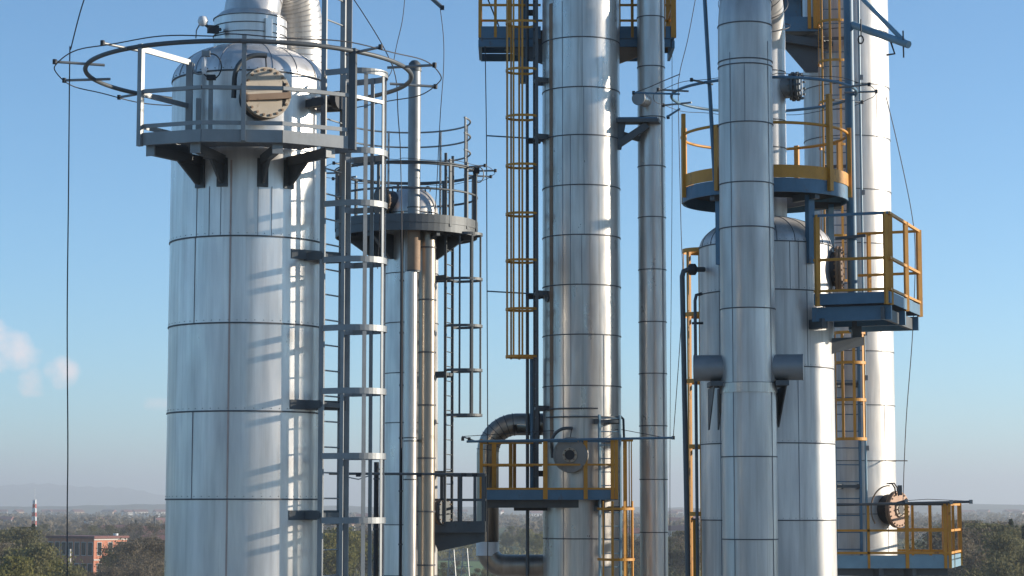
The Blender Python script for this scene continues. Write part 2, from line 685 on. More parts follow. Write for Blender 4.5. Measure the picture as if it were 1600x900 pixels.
def grating(inside, x0, x1, y0, y1, z, s=0.06, t=0.008, h=0.03, cross=0.12):
    mb = MB()

    def runs(fix, a, b, horiz):
        n = max(2, int((b - a) / 0.03))
        st = None
        for i in range(n + 1):
            q = a + (b - a) * i / n
            ok = inside(q, fix) if horiz else inside(fix, q)
            if ok and st is None:
                st = q
            if st is not None and (not ok or i == n):
                e = q
                if e - st > 0.05:
                    if horiz:
                        mb.box(((st + e) / 2, fix, z), (e - st, t, h))
                    else:
                        mb.box((fix, (st + e) / 2, z + 0.002), (t, e - st, h * 0.8))
                st = None
    y = y0 + s / 2
    while y < y1:
        runs(y, x0, x1, True)
        y += s
    x = x0 + cross / 2
    while x < x1:
        runs(x, y0, y1, False)
        x += cross
    return mb


def post(t, p, z0, z1, mat, w=0.05, rz=0.0, label=None):
    return MB().box((p[0], p[1], (z0 + z1) / 2), (w, w * 0.9, z1 - z0), rz).build('post', M[mat], t, label=label)


def rail(t, pts, mat, w=0.045, h=0.045, name='rail'):
    mb = MB()
    for a, b in zip(pts[:-1], pts[1:]):
        mb.bar(a, b, w, h)
    return mb.build(name, M[mat], t)


def V(x, y, z):
    return Vector((x, y, z))


# ================================================================== COLUMN 1: large column on the left
d1 = 28.0
c1 = P(384, 640, d1)
r1 = 0.998
fr = d1 - r1
z = lambda y, d=fr: Z(y, d)
t1 = thing('distillation_column', 'broad silver column at the far left, its domed top joined to a neck and an overhead elbow pipe', 'column', (c1.x, c1.y, 0), 'aluminium clad process columns')
seams1 = [z(y) for y in (368, 504, 642, 780, 918)]
s = z(918)
while s > 1.5:
    s -= 1.13
    seams1.append(s)
ztan = z(109)
shell = shell_mb(c1, r1, 0, ztan, seams1 + [z(235)])
neck_r = 0.455
zhead = 0.52
hp = head_prof(r1, ztan, zhead, neck_r)
shell.lathe(hp, (c1.x, c1.y, 0), 112, cap=False)
shell.build('shell', M['clad'], t1)
seam_bands(t1, c1, r1, [ztan] + seams1[:6], 0.018)
zn0 = hp[-1][1]
zn1 = Z(22, d1 - 0.45)
nk = MB().lathe([(neck_r + 0.02, zn0 - 0.05), (neck_r + 0.02, zn1 + 0.02)], (c1.x, c1.y, 0), 72).lathe([(neck_r + 0.02, zn1 + 0.021), (neck_r - 0.07, zn1 + 0.10)], (c1.x, c1.y, 0), 72).build('neck', M['clad'], t1)
seam_bands(nk, c1, neck_r + 0.02, [zn1 + 0.01, zn1 - 0.10, zn0 + 0.16], 0.008)
MB().box((c1.x + 0.28, c1.y - 0.40, (zn0 + zn1) / 2), (0.10, 0.05, zn1 - zn0 - 0.1), R(35)).build('cover_strip', M['clad'], nk)
# lap joints on the shell
lap_lines(t1, c1, r1, [(-5.5, 1, z(250))], 'pink', 0.022)
lap_lines(t1, c1, r1, [(-34, z(780), z(642)), (-34, z(504), z(368)), (-33, z(368), z(290)), (-22, z(368), z(290)), (-13, z(368), z(290)),
                       (14, z(368), z(290)), (24, z(368), z(290))], 'lap', 0.008)
gores = MB()
for k in range(-4, 5):
    a = k * 20 + 4
    pts = [Vector((c1.x, c1.y, zz)) + D(a, q + 0.004) for q, zz in hp]
    gores.tube(pts, 0.004, 5)
gores.build('gore_seam', M['lap'], t1)
# overhead pipe: out of the neck, over and down behind the column
ov0 = V(c1.x, c1.y, zn1 + 0.05)
ovd = V(X(466, 29.35, 60), 29.35, 0)
hd = V(ovd.x - c1.x, ovd.y - c1.y, 0)
span = hd.length
hu = hd.normalized()
zc0 = Z(100, 29.35)
pr = 0.365
bh = 1.15


def ovc(a):
    return V(c1.x, c1.y, zc0) + hu * span / 2 - hu * (span / 2 * math.cos(R(a))) + V(0, 0, bh * math.sin(R(a)))


pts = [ovc(a) for a in range(6, 181, 6)] + [V(ovd.x, ovd.y, 0.0)]
ovp = thing('overhead_pipe', 'wide wrinkled silver elbow pipe bending over beside the neck of the broad left column', 'pipe', (ovd.x, ovd.y, 0), 'large overhead pipes')
pipe_mb = MB()
pipe_mb.tube(pts, pr, 48)
pipe_mb.build('pipe_run', M['clad'], ovp)
sm = MB()
for i in range(34):
    a = 30 + 150 * i / 33
    tdir = (ovc(a + 1) - ovc(a - 1)).normalized()
    sm.lathe([(pr, 0), (pr + 0.008, 0.004), (pr + 0.008, 0.012), (pr, 0.016)], ovc(a), 40, tdir, cap=False)
sm.build('elbow_seam', M['clad_dull'], ovp)
for y in (60, 175):
    MB().band((ovd.x, ovd.y), pr - 0.01, pr + 0.012, Z(y, 29.0), Z(y, 29.0) + 0.02, n=60).build('seam_band', M['seam'], ovp)
mh1 = manhole(t1, c1, r1, 15, Z(147, 26.7), 0.325, 0.27, 0.42, 'cover', 20, tilt=14)
# wedge strap across the cover
e = V(c1.x, c1.y, Z(152, 26.6)) + D(15, r1 + 0.42 + 0.08)
s15 = V(math.cos(R(25)), math.sin(R(25)), 0)
MB().bar(e - s15 * 0.31 - V(0, 0, 0.04), e + s15 * 0.31 + V(0, 0, 0.04), 0.05, 0.075).build('strap', M['rust'], mh1)
# side nozzle on the right
MB().lathe([(0.07, 0), (0.07, 0.45)], V(c1.x, c1.y, Z(160, 27.5)) + D(62, 0.9), 20, D(62)).build('nozzle', M['steel'], t1)
MB().disc(V(c1.x, c1.y, Z(160, 27.5)) + D(62, 1.32), 0.12, 0.08, D(62), 20).build('nozzle_flange', M['black'], t1)

# --- platform
zp = {k: Z(v, 25.9) for k, v in dict(halo=64, mid=135, low=190, ct=202, cb=219).items()}
RP = 2.08
A0, A1 = -32, 44
pf = thing('platform', 'galvanised curved platform below the dome of the broad left column', 'platform', (c1.x, c1.y, zp['cb']), 'railed platforms on the columns')
angs = [-32, -9, 18, 44]
cor = [V(c1.x, c1.y, 0) + D(a, RP) for a in angs]


def at(p, zz):
    return V(p[0], p[1], zz)


poly_in = lambda x, y: (lambda q: A0 < math.degrees(math.atan2(q.x, -q.y)) < A1 and 1.04 < q.length < RP * 0.955)(V(x - c1.x, y - c1.y, 0))
grating(poly_in, c1.x - 2.1, c1.x + 2.1, c1.y - 2.1, c1.y + 0.2, zp['ct'] - 0.02, 0.045, 0.006, 0.03, 0.10).build('floor_grating', M['galv'], pf)
for a, b in zip(cor[:-1], cor[1:]):
    MB().bar(at(a, (zp['ct'] + zp['cb']) / 2), at(b, (zp['ct'] + zp['cb']) / 2), 0.03, zp['ct'] - zp['cb'] + 0.02).build('edge_channel', M['galv'], pf)
    MB().bar(at(a, zp['low']), at(b, zp['low']), 0.012, 0.05).build('toe_board', M['galv'], pf)
    MB().bar(at(a, zp['mid']), at(b, zp['mid']), 0.045, 0.045).build('rail', M['galv'], pf)
inner = V(c1.x, c1.y, 0) + D(-34, 1.15)
MB().bar(at(cor[0], (zp['ct'] + zp['cb']) / 2), at(inner, (zp['ct'] + zp['cb']) / 2), 0.03, 0.12).build('edge_channel', M['galv'], pf)
for k, w_ in (('halo', 0.07), ('mid', 0.06)):
    MB().bar(at(cor[0], zp[k] - 0.03), at(inner, zp[k] - 0.03), 0.03, w_).build('rail', M['galv'], pf)
MB().bar(at(cor[-1], zp['mid']), at(V(c1.x, c1.y, 0) + D(60, RP), zp['mid']), 0.04, 0.04).build('rail', M['galv'], pf)
MB().bar(at(cor[0], zp['low']), at(inner, zp['low']), 0.012, 0.06).build('toe_board', M['galv'], pf)
for a in (-32, 44):
    p = V(c1.x, c1.y, 0) + D(a, RP + 0.02)
    post(pf, p, zp['cb'] - 0.02, zp['halo'] + 0.03, 'galv' if a < 0 else 'steel', 0.065 if a < 0 else 0.085, R(a) if a < 0 else R(-12))  # right post in darker steel: shade on its face put into the colour
p = V(c1.x, c1.y, 0) + D(5, RP - 0.01)
post(pf, p, zp['cb'] - 0.0, zp['halo'] + 0.09, 'galv', 0.055, R(6))
post(pf, inner, zp['cb'], zp['halo'] - 0.03, 'galv', 0.08)
post(pf, V(c1.x, c1.y, 0) + D(-22, 1.30), zp['cb'], zp['mid'] + 0.02, 'galv', 0.06)
for a in (-30, -12, 17, 37):
    ax = D(a)
    p0 = V(c1.x, c1.y, zp['cb'] - 0.06) + ax * (r1 - 0.02)
    p1 = V(c1.x, c1.y, zp['cb'] - 0.06) + ax * (RP - 0.12)
    k = MB().bar(p0, p1, 0.07, 0.12)
    k.plate([p0 - V(0, 0, 0.30), p0 + ax * 0.12 - V(0, 0, 0.30), p1 - ax * 0.50 - V(0, 0, 0.06), p1 - ax * 0.30 + V(0, 0, 0.02), p0], 0.03)
    k.bar(p0 + ax * 0.03 - V(0, 0, 0.34), p0 + ax * 0.03 + V(0, 0, 0.02), 0.14, 0.03, ax)
    k.build('bracket', M['steel'], pf)
    MB().box(p1 + ax * 0.02, (0.13, 0.02, 0.14), R(a)).build('bracket_end', M['galv'], pf)


def spray_ring(label, c, r, zz, rods, wr, loop_r, mat='steel', loop=True, gz=0.12, tube_r=0.028, dz=0.0):
    t = thing('spray_ring', label, 'ring pipe', (c[0], c[1], zz), 'ring pipes round the platforms')
    MB().tube(circle(c, r, zz), tube_r, 8, closed=True).build('ring_tube', M[mat], t)
    for a in rods:
        p0 = V(c[0], c[1], zz) + D(a, r - 0.22)
        p1 = V(c[0], c[1], zz + dz) + D(a, loop_r + 0.02)
        MB().tube([p0, p1], 0.018, 8).build('standoff_rod', M['galv'], t)
        MB().lathe([(0.028, 0), (0.028, 0.06)], p1 - V(0, 0, 0.03), 8).build('clamp', M['black'], t)
    if loop:
        pts = []
        cc = circle(c, loop_r, zz + dz, 120)
        for i, p in enumerate(cc):
            pts.append(p + V(0, 0, -0.015 + 0.015 * math.cos(i * 0.55)))
        MB().tube(pts, wr, 5, closed=True).build('wire_loop', M['wire'], t)
    return t


spray_ring('large dark ring pipe with thin outer wire loop round the broad left column', (c1.x, c1.y), 2.11, zp['halo'], (-38, -70, -98, -128, 46, 75, 108, 140, 175), 0.008, 2.50, 'steel', tube_r=0.03)

# instrument pieces by the left dome
g = thing('pressure_gauge', 'small gauge with looped cables on a bracket before the left dome', 'gauge', P(323, 150, 26.6))
MB().box(P(322, 84, 26.6), (0.10, 0.06, 0.07)).build('housing', M['galv'], g)
MB().lathe([(0.02, 0), (0.035, 0.05), (0.03, 0.16), (0.02, 0.22)], P(319, 116, 26.6), 14).build('stem', M['white'], g)
MB().tube([P(319, 116, 26.6)] + [P(330 + 16 * math.cos(a), 104 + 20 * math.sin(a), 26.6) for a in [R(q) for q in range(100, -101, -20)]], 0.009, 6).build('cable', M['black'], g)
MB().tube([P(303, 100, 26.65)] + [P(311 + 9 * math.cos(a), 106 + 10 * math.sin(a), 26.6) for a in [R(q) for q in range(180, -1, -20)]], 0.012, 6).build('cable', M['galv'], g)
MB().box(P(329, 165, 26.62), (0.05, 0.05, 0.75)).build('bracket', M['galv'], g)
MB().box(P(330, 121, 26.6), (0.11, 0.07, 0.06)).build('clamp', M['black'], g)
g = thing('lifting_lamp', 'round pale lamp head on a clamped arm at the left of the upper neck', 'lamp', P(334, 60, 27.6))
MB().lathe([(0.005, -0.07), (0.05, -0.055), (0.07, 0), (0.05, 0.055), (0.005, 0.07)], P(317, 33, 27.5), 20).build('globe', M['white'], g)
MB().tube([P(319, 37, 27.5), P(332, 47, 27.55), P(345, 46, 27.62)], 0.022, 8).build('arm', M['steel'], g)
MB().box(P(333, 46, 27.54), (0.14, 0.1, 0.09), 0.3).build('clamp', M['black'], g)
MB().tube([P(312, 38, 27.5), P(307, 47, 27.5), P(306, 60, 27.5)], 0.009, 6).build('cable', M['galv'], g)

# ladder with cage
lc = V(c1.x, c1.y, 0) + D(64, 1.27)
ladder('tall galvanised caged ladder on the right side of the broad left column', lc, 64, 0.5, Z(-60, 27.4), 0.47,
       [Z(y, 27.2) for y in (117, 240, 321, 408, 514, 612, 713, 813, 915, 1015)], 0.74, 5, ('galv', 'galv', 'galv'), (0.07, 0.03), 0.022, 0.32, 0.075, bar_w=0.05,
       brackets=[Z(y, 27.3) for y in (160, 400, 632, 805)], rt=r1, axis=(c1.x, c1.y))
for px, d, w_, lab in ((541, 27.75, 0.10, 'thick square grey upright running full height behind the left ladder cage'),):
    p = P(px, 450, d)
    b = thing('steel_upright', lab, 'post', (p.x, p.y, 0))
    MB().box((p.x, p.y, 17), (w_, w_, 34)).build('box_section', M['galv'], b)
    for y in (397, 632, 805):
        q = Z(y, 27.3)
        e = V(c1.x, c1.y, q) + D(40, r1 - 0.02)
        MB().bar(e, V(p.x, p.y - 0.02, q), 0.06, 0.12).build('bracket', M['steel'], b)

# ================================================================== COLUMN 2: slim column behind, left of centre
d2 = 42.0
c2 = P(642, 600, d2)
r2 = 0.52
t2 = thing('distillation_column', 'slim pale column with lifting lugs on its dome, second column from the left', 'column', (c2.x, c2.y, 0), 'aluminium clad process columns')
f2 = d2 - r2
seams2 = [Z(y, f2) for y in (425, 503, 582, 660, 741, 820, 900)]
s = seams2[-1]
while s > 1.2:
    s -= 0.97
    seams2.append(s)
zt2 = Z(330, f2)
sh = shell_mb(c2, r2, 0, zt2, seams2, 80)
hp2 = head_prof(r2, zt2, 0.55, 0.06, 14)
sh.lathe(hp2, (c2.x, c2.y, 0), 80, cap=True)
sh.build('shell', M['clad'], t2)
seam_bands(t2, c2, r2, [zt2] + seams2[:8], 0.016)
for a in (-62, 62):
    p = V(c2.x, c2.y, zt2 + 0.42) + D(a, 0.36)
    MB().tube([p + V(0.05 * math.cos(q), 0, 0.05 + 0.06 * math.sin(q)) for q in [R(k) for k in range(-40, 221, 20)]], 0.014, 6).build('lifting_lug', M['steel'], t2)
lap_lines(t2, c2, r2, [(-18, 1, zt2), (40, 1, zt2)], 'lap', 0.008)
manhole(t2, c2, r2, -60, Z(312, 41.4), 0.30, 0.22, 0.14, 'steel', 16, davit=0)

vp = P(647, 300, 40.9)
t = thing('vent_pipe', 'slender round capped vent pipe rising high before the slim second column', 'pipe', (vp.x, vp.y, 0))
MB().lathe([(0.118, Z(425, 40.9)), (0.118, Z(110, 40.9))], (vp.x, vp.y, 0), 28).build('upper_tube', M['galv'], t)
MB().lathe([(0.13, Z(112, 40.9)), (0.13, Z(106, 40.9)), (0.11, Z(99, 40.9)), (0.06, Z(95, 40.9)), (0.01, Z(94, 40.9))], (vp.x, vp.y, 0), 28).build('cap', M['steel'], t)
MB().lathe([(0.124, Z(423, 40.9)), (0.124, Z(345, 40.9))], (vp.x, vp.y, 0), 28).build('rusty_sleeve', M['rust'], t, label='rusty brown sleeve')
MB().lathe([(0.12, 0), (0.12, Z(425, 40.9))], (vp.x - 0.05, vp.y, 0), 28).build('lower_tube', M['clad_pipe'], t)
for y in (325, 350, 424, 685, 690, 750):
    MB().band((vp.x - (0.05 if y > 424 else 0), vp.y), 0.1, 0.13, Z(y, 40.9), Z(y, 40.9) + 0.02, n=40).build('band', M['seam'], t)
MB().bar(V(vp.x, vp.y, Z(688, 40.9)), V(vp.x + 0.2, c2.y - r2 + 0.02, Z(688, 40.9)), 0.04, 0.04).build('bracket', M['steel'], t)
for px, rr, d, mt, lab in ((627, 0.03, 41.3, 'black', 'thin black conduit clipped down the front of the slim second column'),
                           (667, 0.16, 41.2, 'brown_pipe', 'brownish clad pipe hugging the front of the slim second column'),
                           (589, 0.05, 43.6, 'black', 'black vertical pipe with short stubs seen left of the slim column')):
    p = P(px, 600, d)
    t = thing('vertical_pipe', lab, 'pipe', (p.x, p.y, 0))
    zt = Z({627: 330, 667: 360, 589: 722}[px], d)
    MB().tube([(p.x, p.y, 0), (p.x, p.y, zt)], rr, 16).build('pipe_run', M[mt], t)
    for k in range(12):
        zz = zt - 0.35 - k * 1.0
        MB().band((p.x, p.y), rr - 0.005, rr + 0.012, zz, zz + 0.03, n=24).build('clip', M['seam'], t)
        if px == 589 and k < 8:
            MB().bar((p.x, p.y, zz + 0.2), (p.x + 0.14, p.y, zz + 0.22), 0.02, 0.02).build('stub', M['black'], t)

# upper platform of column 2
R2 = 1.37
c2p = V(c2.x - 0.10, c2.y, 0)
zq = {k: Z(v, 42 - R2) for k, v in dict(top=254, mid=293, ct=335, cb=359).items()}
pf2 = thing('platform', 'dark steel round platform high on the slim second column', 'platform', (c2p.x, c2p.y, zq['cb']), 'railed platforms on the columns')
ins2 = lambda x, y: 0.3 < math.hypot(x - c2p.x, y - c2p.y) < R2 - 0.04 and math.hypot(x - c2.x, y - c2.y) > r2 + 0.02
grating(ins2, c2p.x - R2, c2p.x + R2, c2p.y - R2, c2p.y + R2, zq['ct'] - 0.06, 0.035, 0.008, 0.05, 0.08).build('floor_grating', M['steel'], pf2)
MB().band((c2p.x, c2p.y), R2 - 0.02, R2 + 0.01, zq['cb'], zq['cb'] + 0.15).build('edge_channel', M['steel'], pf2)
MB().band((c2p.x, c2p.y), R2 + 0.012, R2 + 0.02, zq['cb'] + 0.153, zq['ct'] + 0.02).build('toe_board', M['steel'], pf2)
for k in ('top', 'mid'):
    MB().tube(circle((c2p.x, c2p.y), R2, zq[k], 72), 0.022, 8, closed=True).build('rail', M['steel'], pf2)
for a in (-80, -50, -20, 40, 60, 78, 110, 150, 190, 230, 260):
    p = V(c2p.x, c2p.y, 0) + D(a, R2)
    post(pf2, p, zq['cb'] + 0.1, zq['top'] + (0.12 if a in (40, 60) else 0.02), 'steel', 0.075 if a == 78 else 0.05, R(a))
for a in (-75, -30, 30, 75, 180):
    ax = D(a)
    p0 = V(c2p.x, c2p.y, zq['cb'] - 0.03) + ax * (r2 - 0.02)
    p1 = V(c2p.x, c2p.y, zq['cb'] - 0.03) + ax * (R2 - 0.05)
    k = MB().bar(p0, p1, 0.07, 0.1)
    k.plate([p0 - V(0, 0, 0.42), p0 + ax * 0.1 - V(0, 0, 0.42), p1 - ax * 0.1, p0], 0.07)
    k.build('bracket', M['steel'], pf2)
# tall guard above the platform, on the far side
R2g = 1.24
zg = [Z(y, 42 - 0.6) for y in (182, 206, 232)]
for i, zz in enumerate(zg):
    MB().tube(arc((c2p.x, c2p.y), R2g, zz, 66, 300, 48), 0.018, 6).build('guard_rail', M['galv'], pf2)
for a in (68, 110, 150, 200, 250, 298):
    p = V(c2p.x, c2p.y, 0) + D(a, R2g)
    post(pf2, p, zq['cb'] + 0.1, zg[0] + 0.02, 'galv', 0.035, R(a))
spray_ring('thin wire halo on rods round the slim second column', (c2p.x, c2p.y), 1.40, zq['top'] + 0.03, (62, 84, 110, -95, -50, -120), 0.006, 1.72, 'steel', tube_r=0.014)
jb = thing('junction_box', 'small black box with looped cable on the right post of the slim column platform', 'box', P(744, 270, 41.6))
MB().box(P(744, 266, 41.6), (0.13, 0.1, 0.12)).build('enclosure', M['black'], jb)
MB().tube([P(744, 262, 41.55)] + [P(748 + 8 * math.cos(a), 273 + 12 * math.sin(a), 41.5) for a in [R(q) for q in range(-90, 121, 20)]], 0.012, 6).build('cable', M['galv'], jb)

lc = V(c2.x, c2.y, 0) + D(62, 0.84)
ladder('grey caged ladder hanging right of the slim second column, its cage ending in mid-air', lc, 72, Z(815, 41.6), Z(240, 41.5), 0.40,
       [Z(y, 41.5) for y in (367, 437, 510, 579, 649)], 0.66, 5, ('steel', 'steel', 'steel'), (0.05, 0.03), 0.02, 0.28, 0.05, bar_w=0.035,
       brackets=[Z(y, 41.6) for y in (435, 585, 740)], rt=r2, axis=(c2.x, c2.y))

# lower platform of column 2, to its right
dl = 41.6
zz0, zz1, zz2 = Z(832, dl), Z(815, dl), Z(742, dl)
xa, xb = X(672, dl, 820), X(757, dl, 820)
pl = thing('platform', 'dark square platform low on the right of the slim second column', 'platform', ((xa + xb) / 2, dl, zz0), 'railed platforms on the columns')
MB().box(((xa + xb) / 2, dl + 0.55, zz1 - 0.04), (xb - xa - 0.02, 1.1, 0.03)).build('floor_plate', M['steel'], pl)
for a, b in (((xa, dl), (xb, dl)), ((xb, dl), (xb, dl + 1.1)), ((xb, dl + 1.1), (xa, dl + 1.1))):
    MB().bar(V(*a, (zz0 + zz1) / 2), V(*b, (zz0 + zz1) / 2), 0.03, 0.21).build('edge_channel', M['steel'], pl)
    for q in (zz2, Z(781, dl)):
        MB().bar(V(*a, q), V(*b, q), 0.045, 0.045).build('rail', M['steel'], pl)
for px, yy in ((690, 0), (720, 0), (742, 0), (755, 0), (757, 0.55), (757, 1.1), (715, 1.1)):
    post(pl, (X(px, dl, 780), dl + yy), zz0, zz2 + 0.02, 'steel', 0.06)
MB().plate([V(xa, dl + 0.2, zz0), V(xb, dl + 0.2, zz0), V(xb, dl + 0.2, zz0 - 0.17), V(xa + 0.15, dl + 0.2, zz0 - 0.36)], 0.06).build('bracket', M['steel'], pl)
MB().plate([V(xa, dl + 0.9, zz0), V(xb, dl + 0.9, zz0), V(xb, dl + 0.9, zz0 - 0.17), V(xa + 0.15, dl + 0.9, zz0 - 0.36)], 0.06).build('bracket', M['steel'], pl)
mh = manhole(t2, c2, r2, 60, Z(800, 41.2), 0.26, 0.2, 0.22, 'steel', 14, davit=0)
sp = thing('spray_pipe', 'long straight dark pipe crossing low in front of the slim second column', 'pipe', P(515, 742, 40.6))
MB().tube([P(514, 740, 40.6), P(757, 741, 40.6)], 0.024, 8).build('pipe_run', M['steel'], sp)
for px in (560, 655, 725, 742):
    MB().box(P(px, 742, 40.6), (0.09, 0.07, 0.07)).build('clamp', M['black'], sp)
MB().tube([P(540, 745, 40.6), P(560, 749, 40.5), P(575, 744, 40.6)], 0.012, 6).build('drip_arm', M['galv'], sp)

# ================================================================== COLUMN 3: tall column in the middle
d3 = 44.75
k3 = d3 / F
c3 = P(909, 500, d3)
r3 = 61 * k3
f3 = d3 - r3
t3 = thing('distillation_column', 'tall grey streaked column in the middle, reaching out of the top of the picture', 'column', (c3.x, c3.y, 0), 'aluminium clad process columns')
ys3 = [-98, -20, 57, 135, 210, 288, 366, 444, 522, 602, 842]
seams3 = [Z(y, f3) for y in ys3]
extra = [seams3[-1] - 1.05 * i for i in range(1, 18) if seams3[-1] - 1.05 * i > 0.5]
shell_mb(c3, r3, 0, Z(-160, f3), seams3 + extra).build('shell', M['clad_dull'], t3)
seam_bands(t3, c3, r3, seams3 + extra[:2], 0.022)
lap_lines(t3, c3, r3, [(0, Z(135, f3), Z(-100, f3)), (2, Z(366, f3), Z(135, f3)), (-2, Z(444, f3), Z(366, f3)), (32, Z(842, f3), Z(522, f3)), (-30, Z(900, f3), Z(0, f3)), (-18, Z(602, f3), Z(210, f3))], 'lap', 0.012)
lap_lines(t3, c3, r3, [(-52, Z(700, f3), Z(0, f3))], 'rust', 0.10)
manhole(t3, c3, r3, -14, Z(712, 44.3), 0.36, 0.30, 0.30, 'flange_grey', 22, hole=0.10, davit=1)
MB().disc(V(c3.x, c3.y, Z(463, f3)) + D(-62, r3 - 0.02), 0.075, 0.05, D(-62)).build('nozzle', M['steel'], t3)
for y, px0, px1 in ((638, 862, 925), (651, 850, 966)):
    q = Z(y, f3)
    MB().tube(arc((c3.x, c3.y), r3 + 0.05, q, -60, 60 if y == 651 else 20, 24), 0.016, 6).build('hoop_pipe', M['steel'], t3)
MB().tube([V(c3.x, c3.y, Z(651, f3)) + D(60, r3 + 0.04), P(970, 651, 44.9), P(974, 655, 44.8), P(975, 684, 44.8)], 0.025, 8).build('drain_pipe', M['steel'], t3)

# duct bending out of the column and down
dd = 45.2
zz = Z(663, dd)
xv = X(762, dd, 780)
rb = 0.60
du = thing('bent_duct', 'brownish clad duct bending out of the middle column behind the orange railing', 'pipe', (xv, dd, 0), 'large overhead pipes')
pts = [V(c3.x - r3 + 0.15, dd, zz), V(xv + rb, dd, zz)] + elbow((xv + rb, dd, zz - rb), (0, 0, 1), (-1, 0, 0), rb, 7, 0, 90)
zb = Z(884, dd)
pts += [V(xv, dd, zb + 0.35)] + elbow((xv + 0.35, dd, zb + 0.35), (-1, 0, 0), (0, 0, -1), 0.35, 6, 0, 90) + [V(c3.x - r3 + 0.1, dd, zb)]
MB().tube(pts, 0.228, 32).build('pipe_run', M['brown_pipe'], du)
es = MB()
for i in range(1, 8):
    a = 90 * (i - 0.5) / 7
    p = V(xv + rb, dd, zz - rb) + V(-math.sin(R(a)), 0, math.cos(R(a))) * rb
    es.lathe([(0.225, -0.008), (0.238, -0.006), (0.238, 0.006), (0.225, 0.008)], p, 32, (math.cos(R(a)), 0, math.sin(R(a))), cap=False)
es.lathe([(0.225, -0.008), (0.238, -0.006), (0.238, 0.006), (0.225, 0.008)], V(xv + rb + 0.25, dd, zz), 32, (1, 0, 0), cap=False)
es.build('elbow_seam', M['seam'], du)
MB().lathe([(0.24, 0), (0.24, 0.28)], (xv, dd, Z(868, dd)), 32).build('bright_sleeve', M['white'], du, label='bright white sleeve low on the duct')
MB().lathe([(0.31, 0), (0.31, 0.06)], (c3.x - r3 - 0.12, dd, zz), 28, (1, 0, 0)).build('flange', M['black'], du)
MB().lathe([(0.31, 0), (0.31, 0.06)], (c3.x - r3 - 0.22, dd, zz), 28, (1, 0, 0)).build('flange', M['rust'], du)

# caged ladder left of column 3
lc = V(c3.x, c3.y, 0) + D(-72, 1.0)
ladder('orange caged ladder hanging on the left side of the tall middle column', lc, -84, Z(780, 45), Z(-60, 45.2), 0.42,
       [Z(y, 44.9) for y in (45, 118, 190, 265, 340, 412, 487, 560)], 0.62, 6, ('steel', 'orange', 'orange'), (0.06, 0.03), 0.02, 0.30, 0.05, bar_w=0.04,
       brackets=[Z(y, 45) for y in (135, 222, 463, 640)], rt=r3, axis=(c3.x, c3.y), bar_z=(Z(563, 44.9), Z(-60, 44.9)))
for px, ytop, ybot, rr, mt, lab in ((824, -60, 900, 0.035, 'steel', 'thin grey vertical pipe inside the orange cage left of the middle column'),
                              (832, 560, 780, 0.055, 'blue', 'blue vertical post below the orange cage left of the middle column'),
                              (818, -60, 130, 0.10, 'blue', 'dark blue support post beneath the high platform left of the middle column')):
    p = P(px, 450 if ytop < 0 else 650, 44.9 if px != 818 else 45.3)
    t = thing('vertical_pipe', lab, 'pipe', (p.x, p.y, Z(ybot, p.y)))
    MB().tube([(p.x, p.y, Z(ybot, p.y)), (p.x, p.y, Z(ytop, p.y))], rr, 12).build('pipe_run', M[mt], t)
    for y in (220, 463) if px == 824 else ((740,) if px == 832 else (20,)):
        MB().box((p.x + 0.12, p.y, Z(y, p.y)), (0.3, 0.06, 0.12)).build('clamp', M['black'], t)
for y, x0, x1 in ((214, 761, 842), (457, 761, 850)):
    t = thing('standoff_rod', 'thin horizontal rod sticking out left of the middle column, %s' % ('upper of two' if y == 214 else 'lower of two'), 'rod', P(x1, y, 44.8), 'rods holding the grounding wire')
    MB().tube([P(x0, y - 2, 44.6), P(x1, y + 3, 44.9)], 0.016, 6).build('rod', M['blue'], t)
    MB().box(P(x1 - 3, y + 5, 44.9), (0.16, 0.1, 0.12)).build('clamp', M['black'], t)

# high platform of column 3 (passes behind the shell)
zf = Z(50, 45.3)
ph = thing('platform', 'blue and orange high platform wrapped behind the tall middle column, cut by the top edge', 'platform', (c3.x, c3.y + 1, zf), 'railed platforms on the columns')
XL, XR, YF, YB = -2.12, 1.97, 0.42, 1.9


def ins3(x, y):
    x -= c3.x
    y -= c3.y
    return XL < x < XR and YF < y < YB and math.hypot(x, y) > r3 + 0.05 and not (abs(x) < r3 and y < 0)


grating(ins3, c3.x + XL, c3.x + XR, c3.y + YF, c3.y + YB, zf, 0.05, 0.006, 0.03, 0.12).build('floor_grating', M['steel'], ph)
segs = [((XL, YF), (-r3 - 0.03, YF)), ((XL, YF), (XL, YB)), ((XL, YB), (XR, YB)), ((XR, YB), (XR, YF)), ((r3 + 0.03, YF), (XR, YF))]
o3 = V(c3.x, c3.y, 0)
for a, b in segs:
    A, B = o3 + V(*a, 0), o3 + V(*b, 0)
    MB().bar(at(A, zf - 0.04), at(B, zf - 0.04), 0.04, 0.26).build('edge_channel', M['blue'], ph)
    MB().bar(at(A, zf - 0.27), at(B * 0.94 + A * 0.06, zf - 0.27), 0.06, 0.16).build('under_beam', M['blue'], ph)
    for q in (0.55, 1.1):
        MB().bar(at(A, zf + q), at(B, zf + q), 0.045, 0.045).build('rail', M['orange'], ph)
for q in [(XL, YF), (XL + 0.33, YF), (XL + 0.62, YF), (XL, YB), (-1.2, YB), (XR, YF), (XR, YB), (XR - 0.2, YF), (1.1, YF), (-0.95, YF), (0.9, YB)]:
    post(ph, o3 + V(*q, 0), zf - 0.15, zf + 1.15, 'orange', 0.06 if q[0] != XR else 0.11)
MB().bar(o3 + V(XL, YF, zf + 0.55), o3 + V(XL, YB * 0.4, zf + 0.05), 0.04, 0.04).build('brace', M['steel'], ph)
MB().bar(o3 + V(XL, YF, zf + 1.1), o3 + V(XL + 0.4, YF, zf + 0.1), 0.03, 0.03).build('brace', M['steel'], ph)
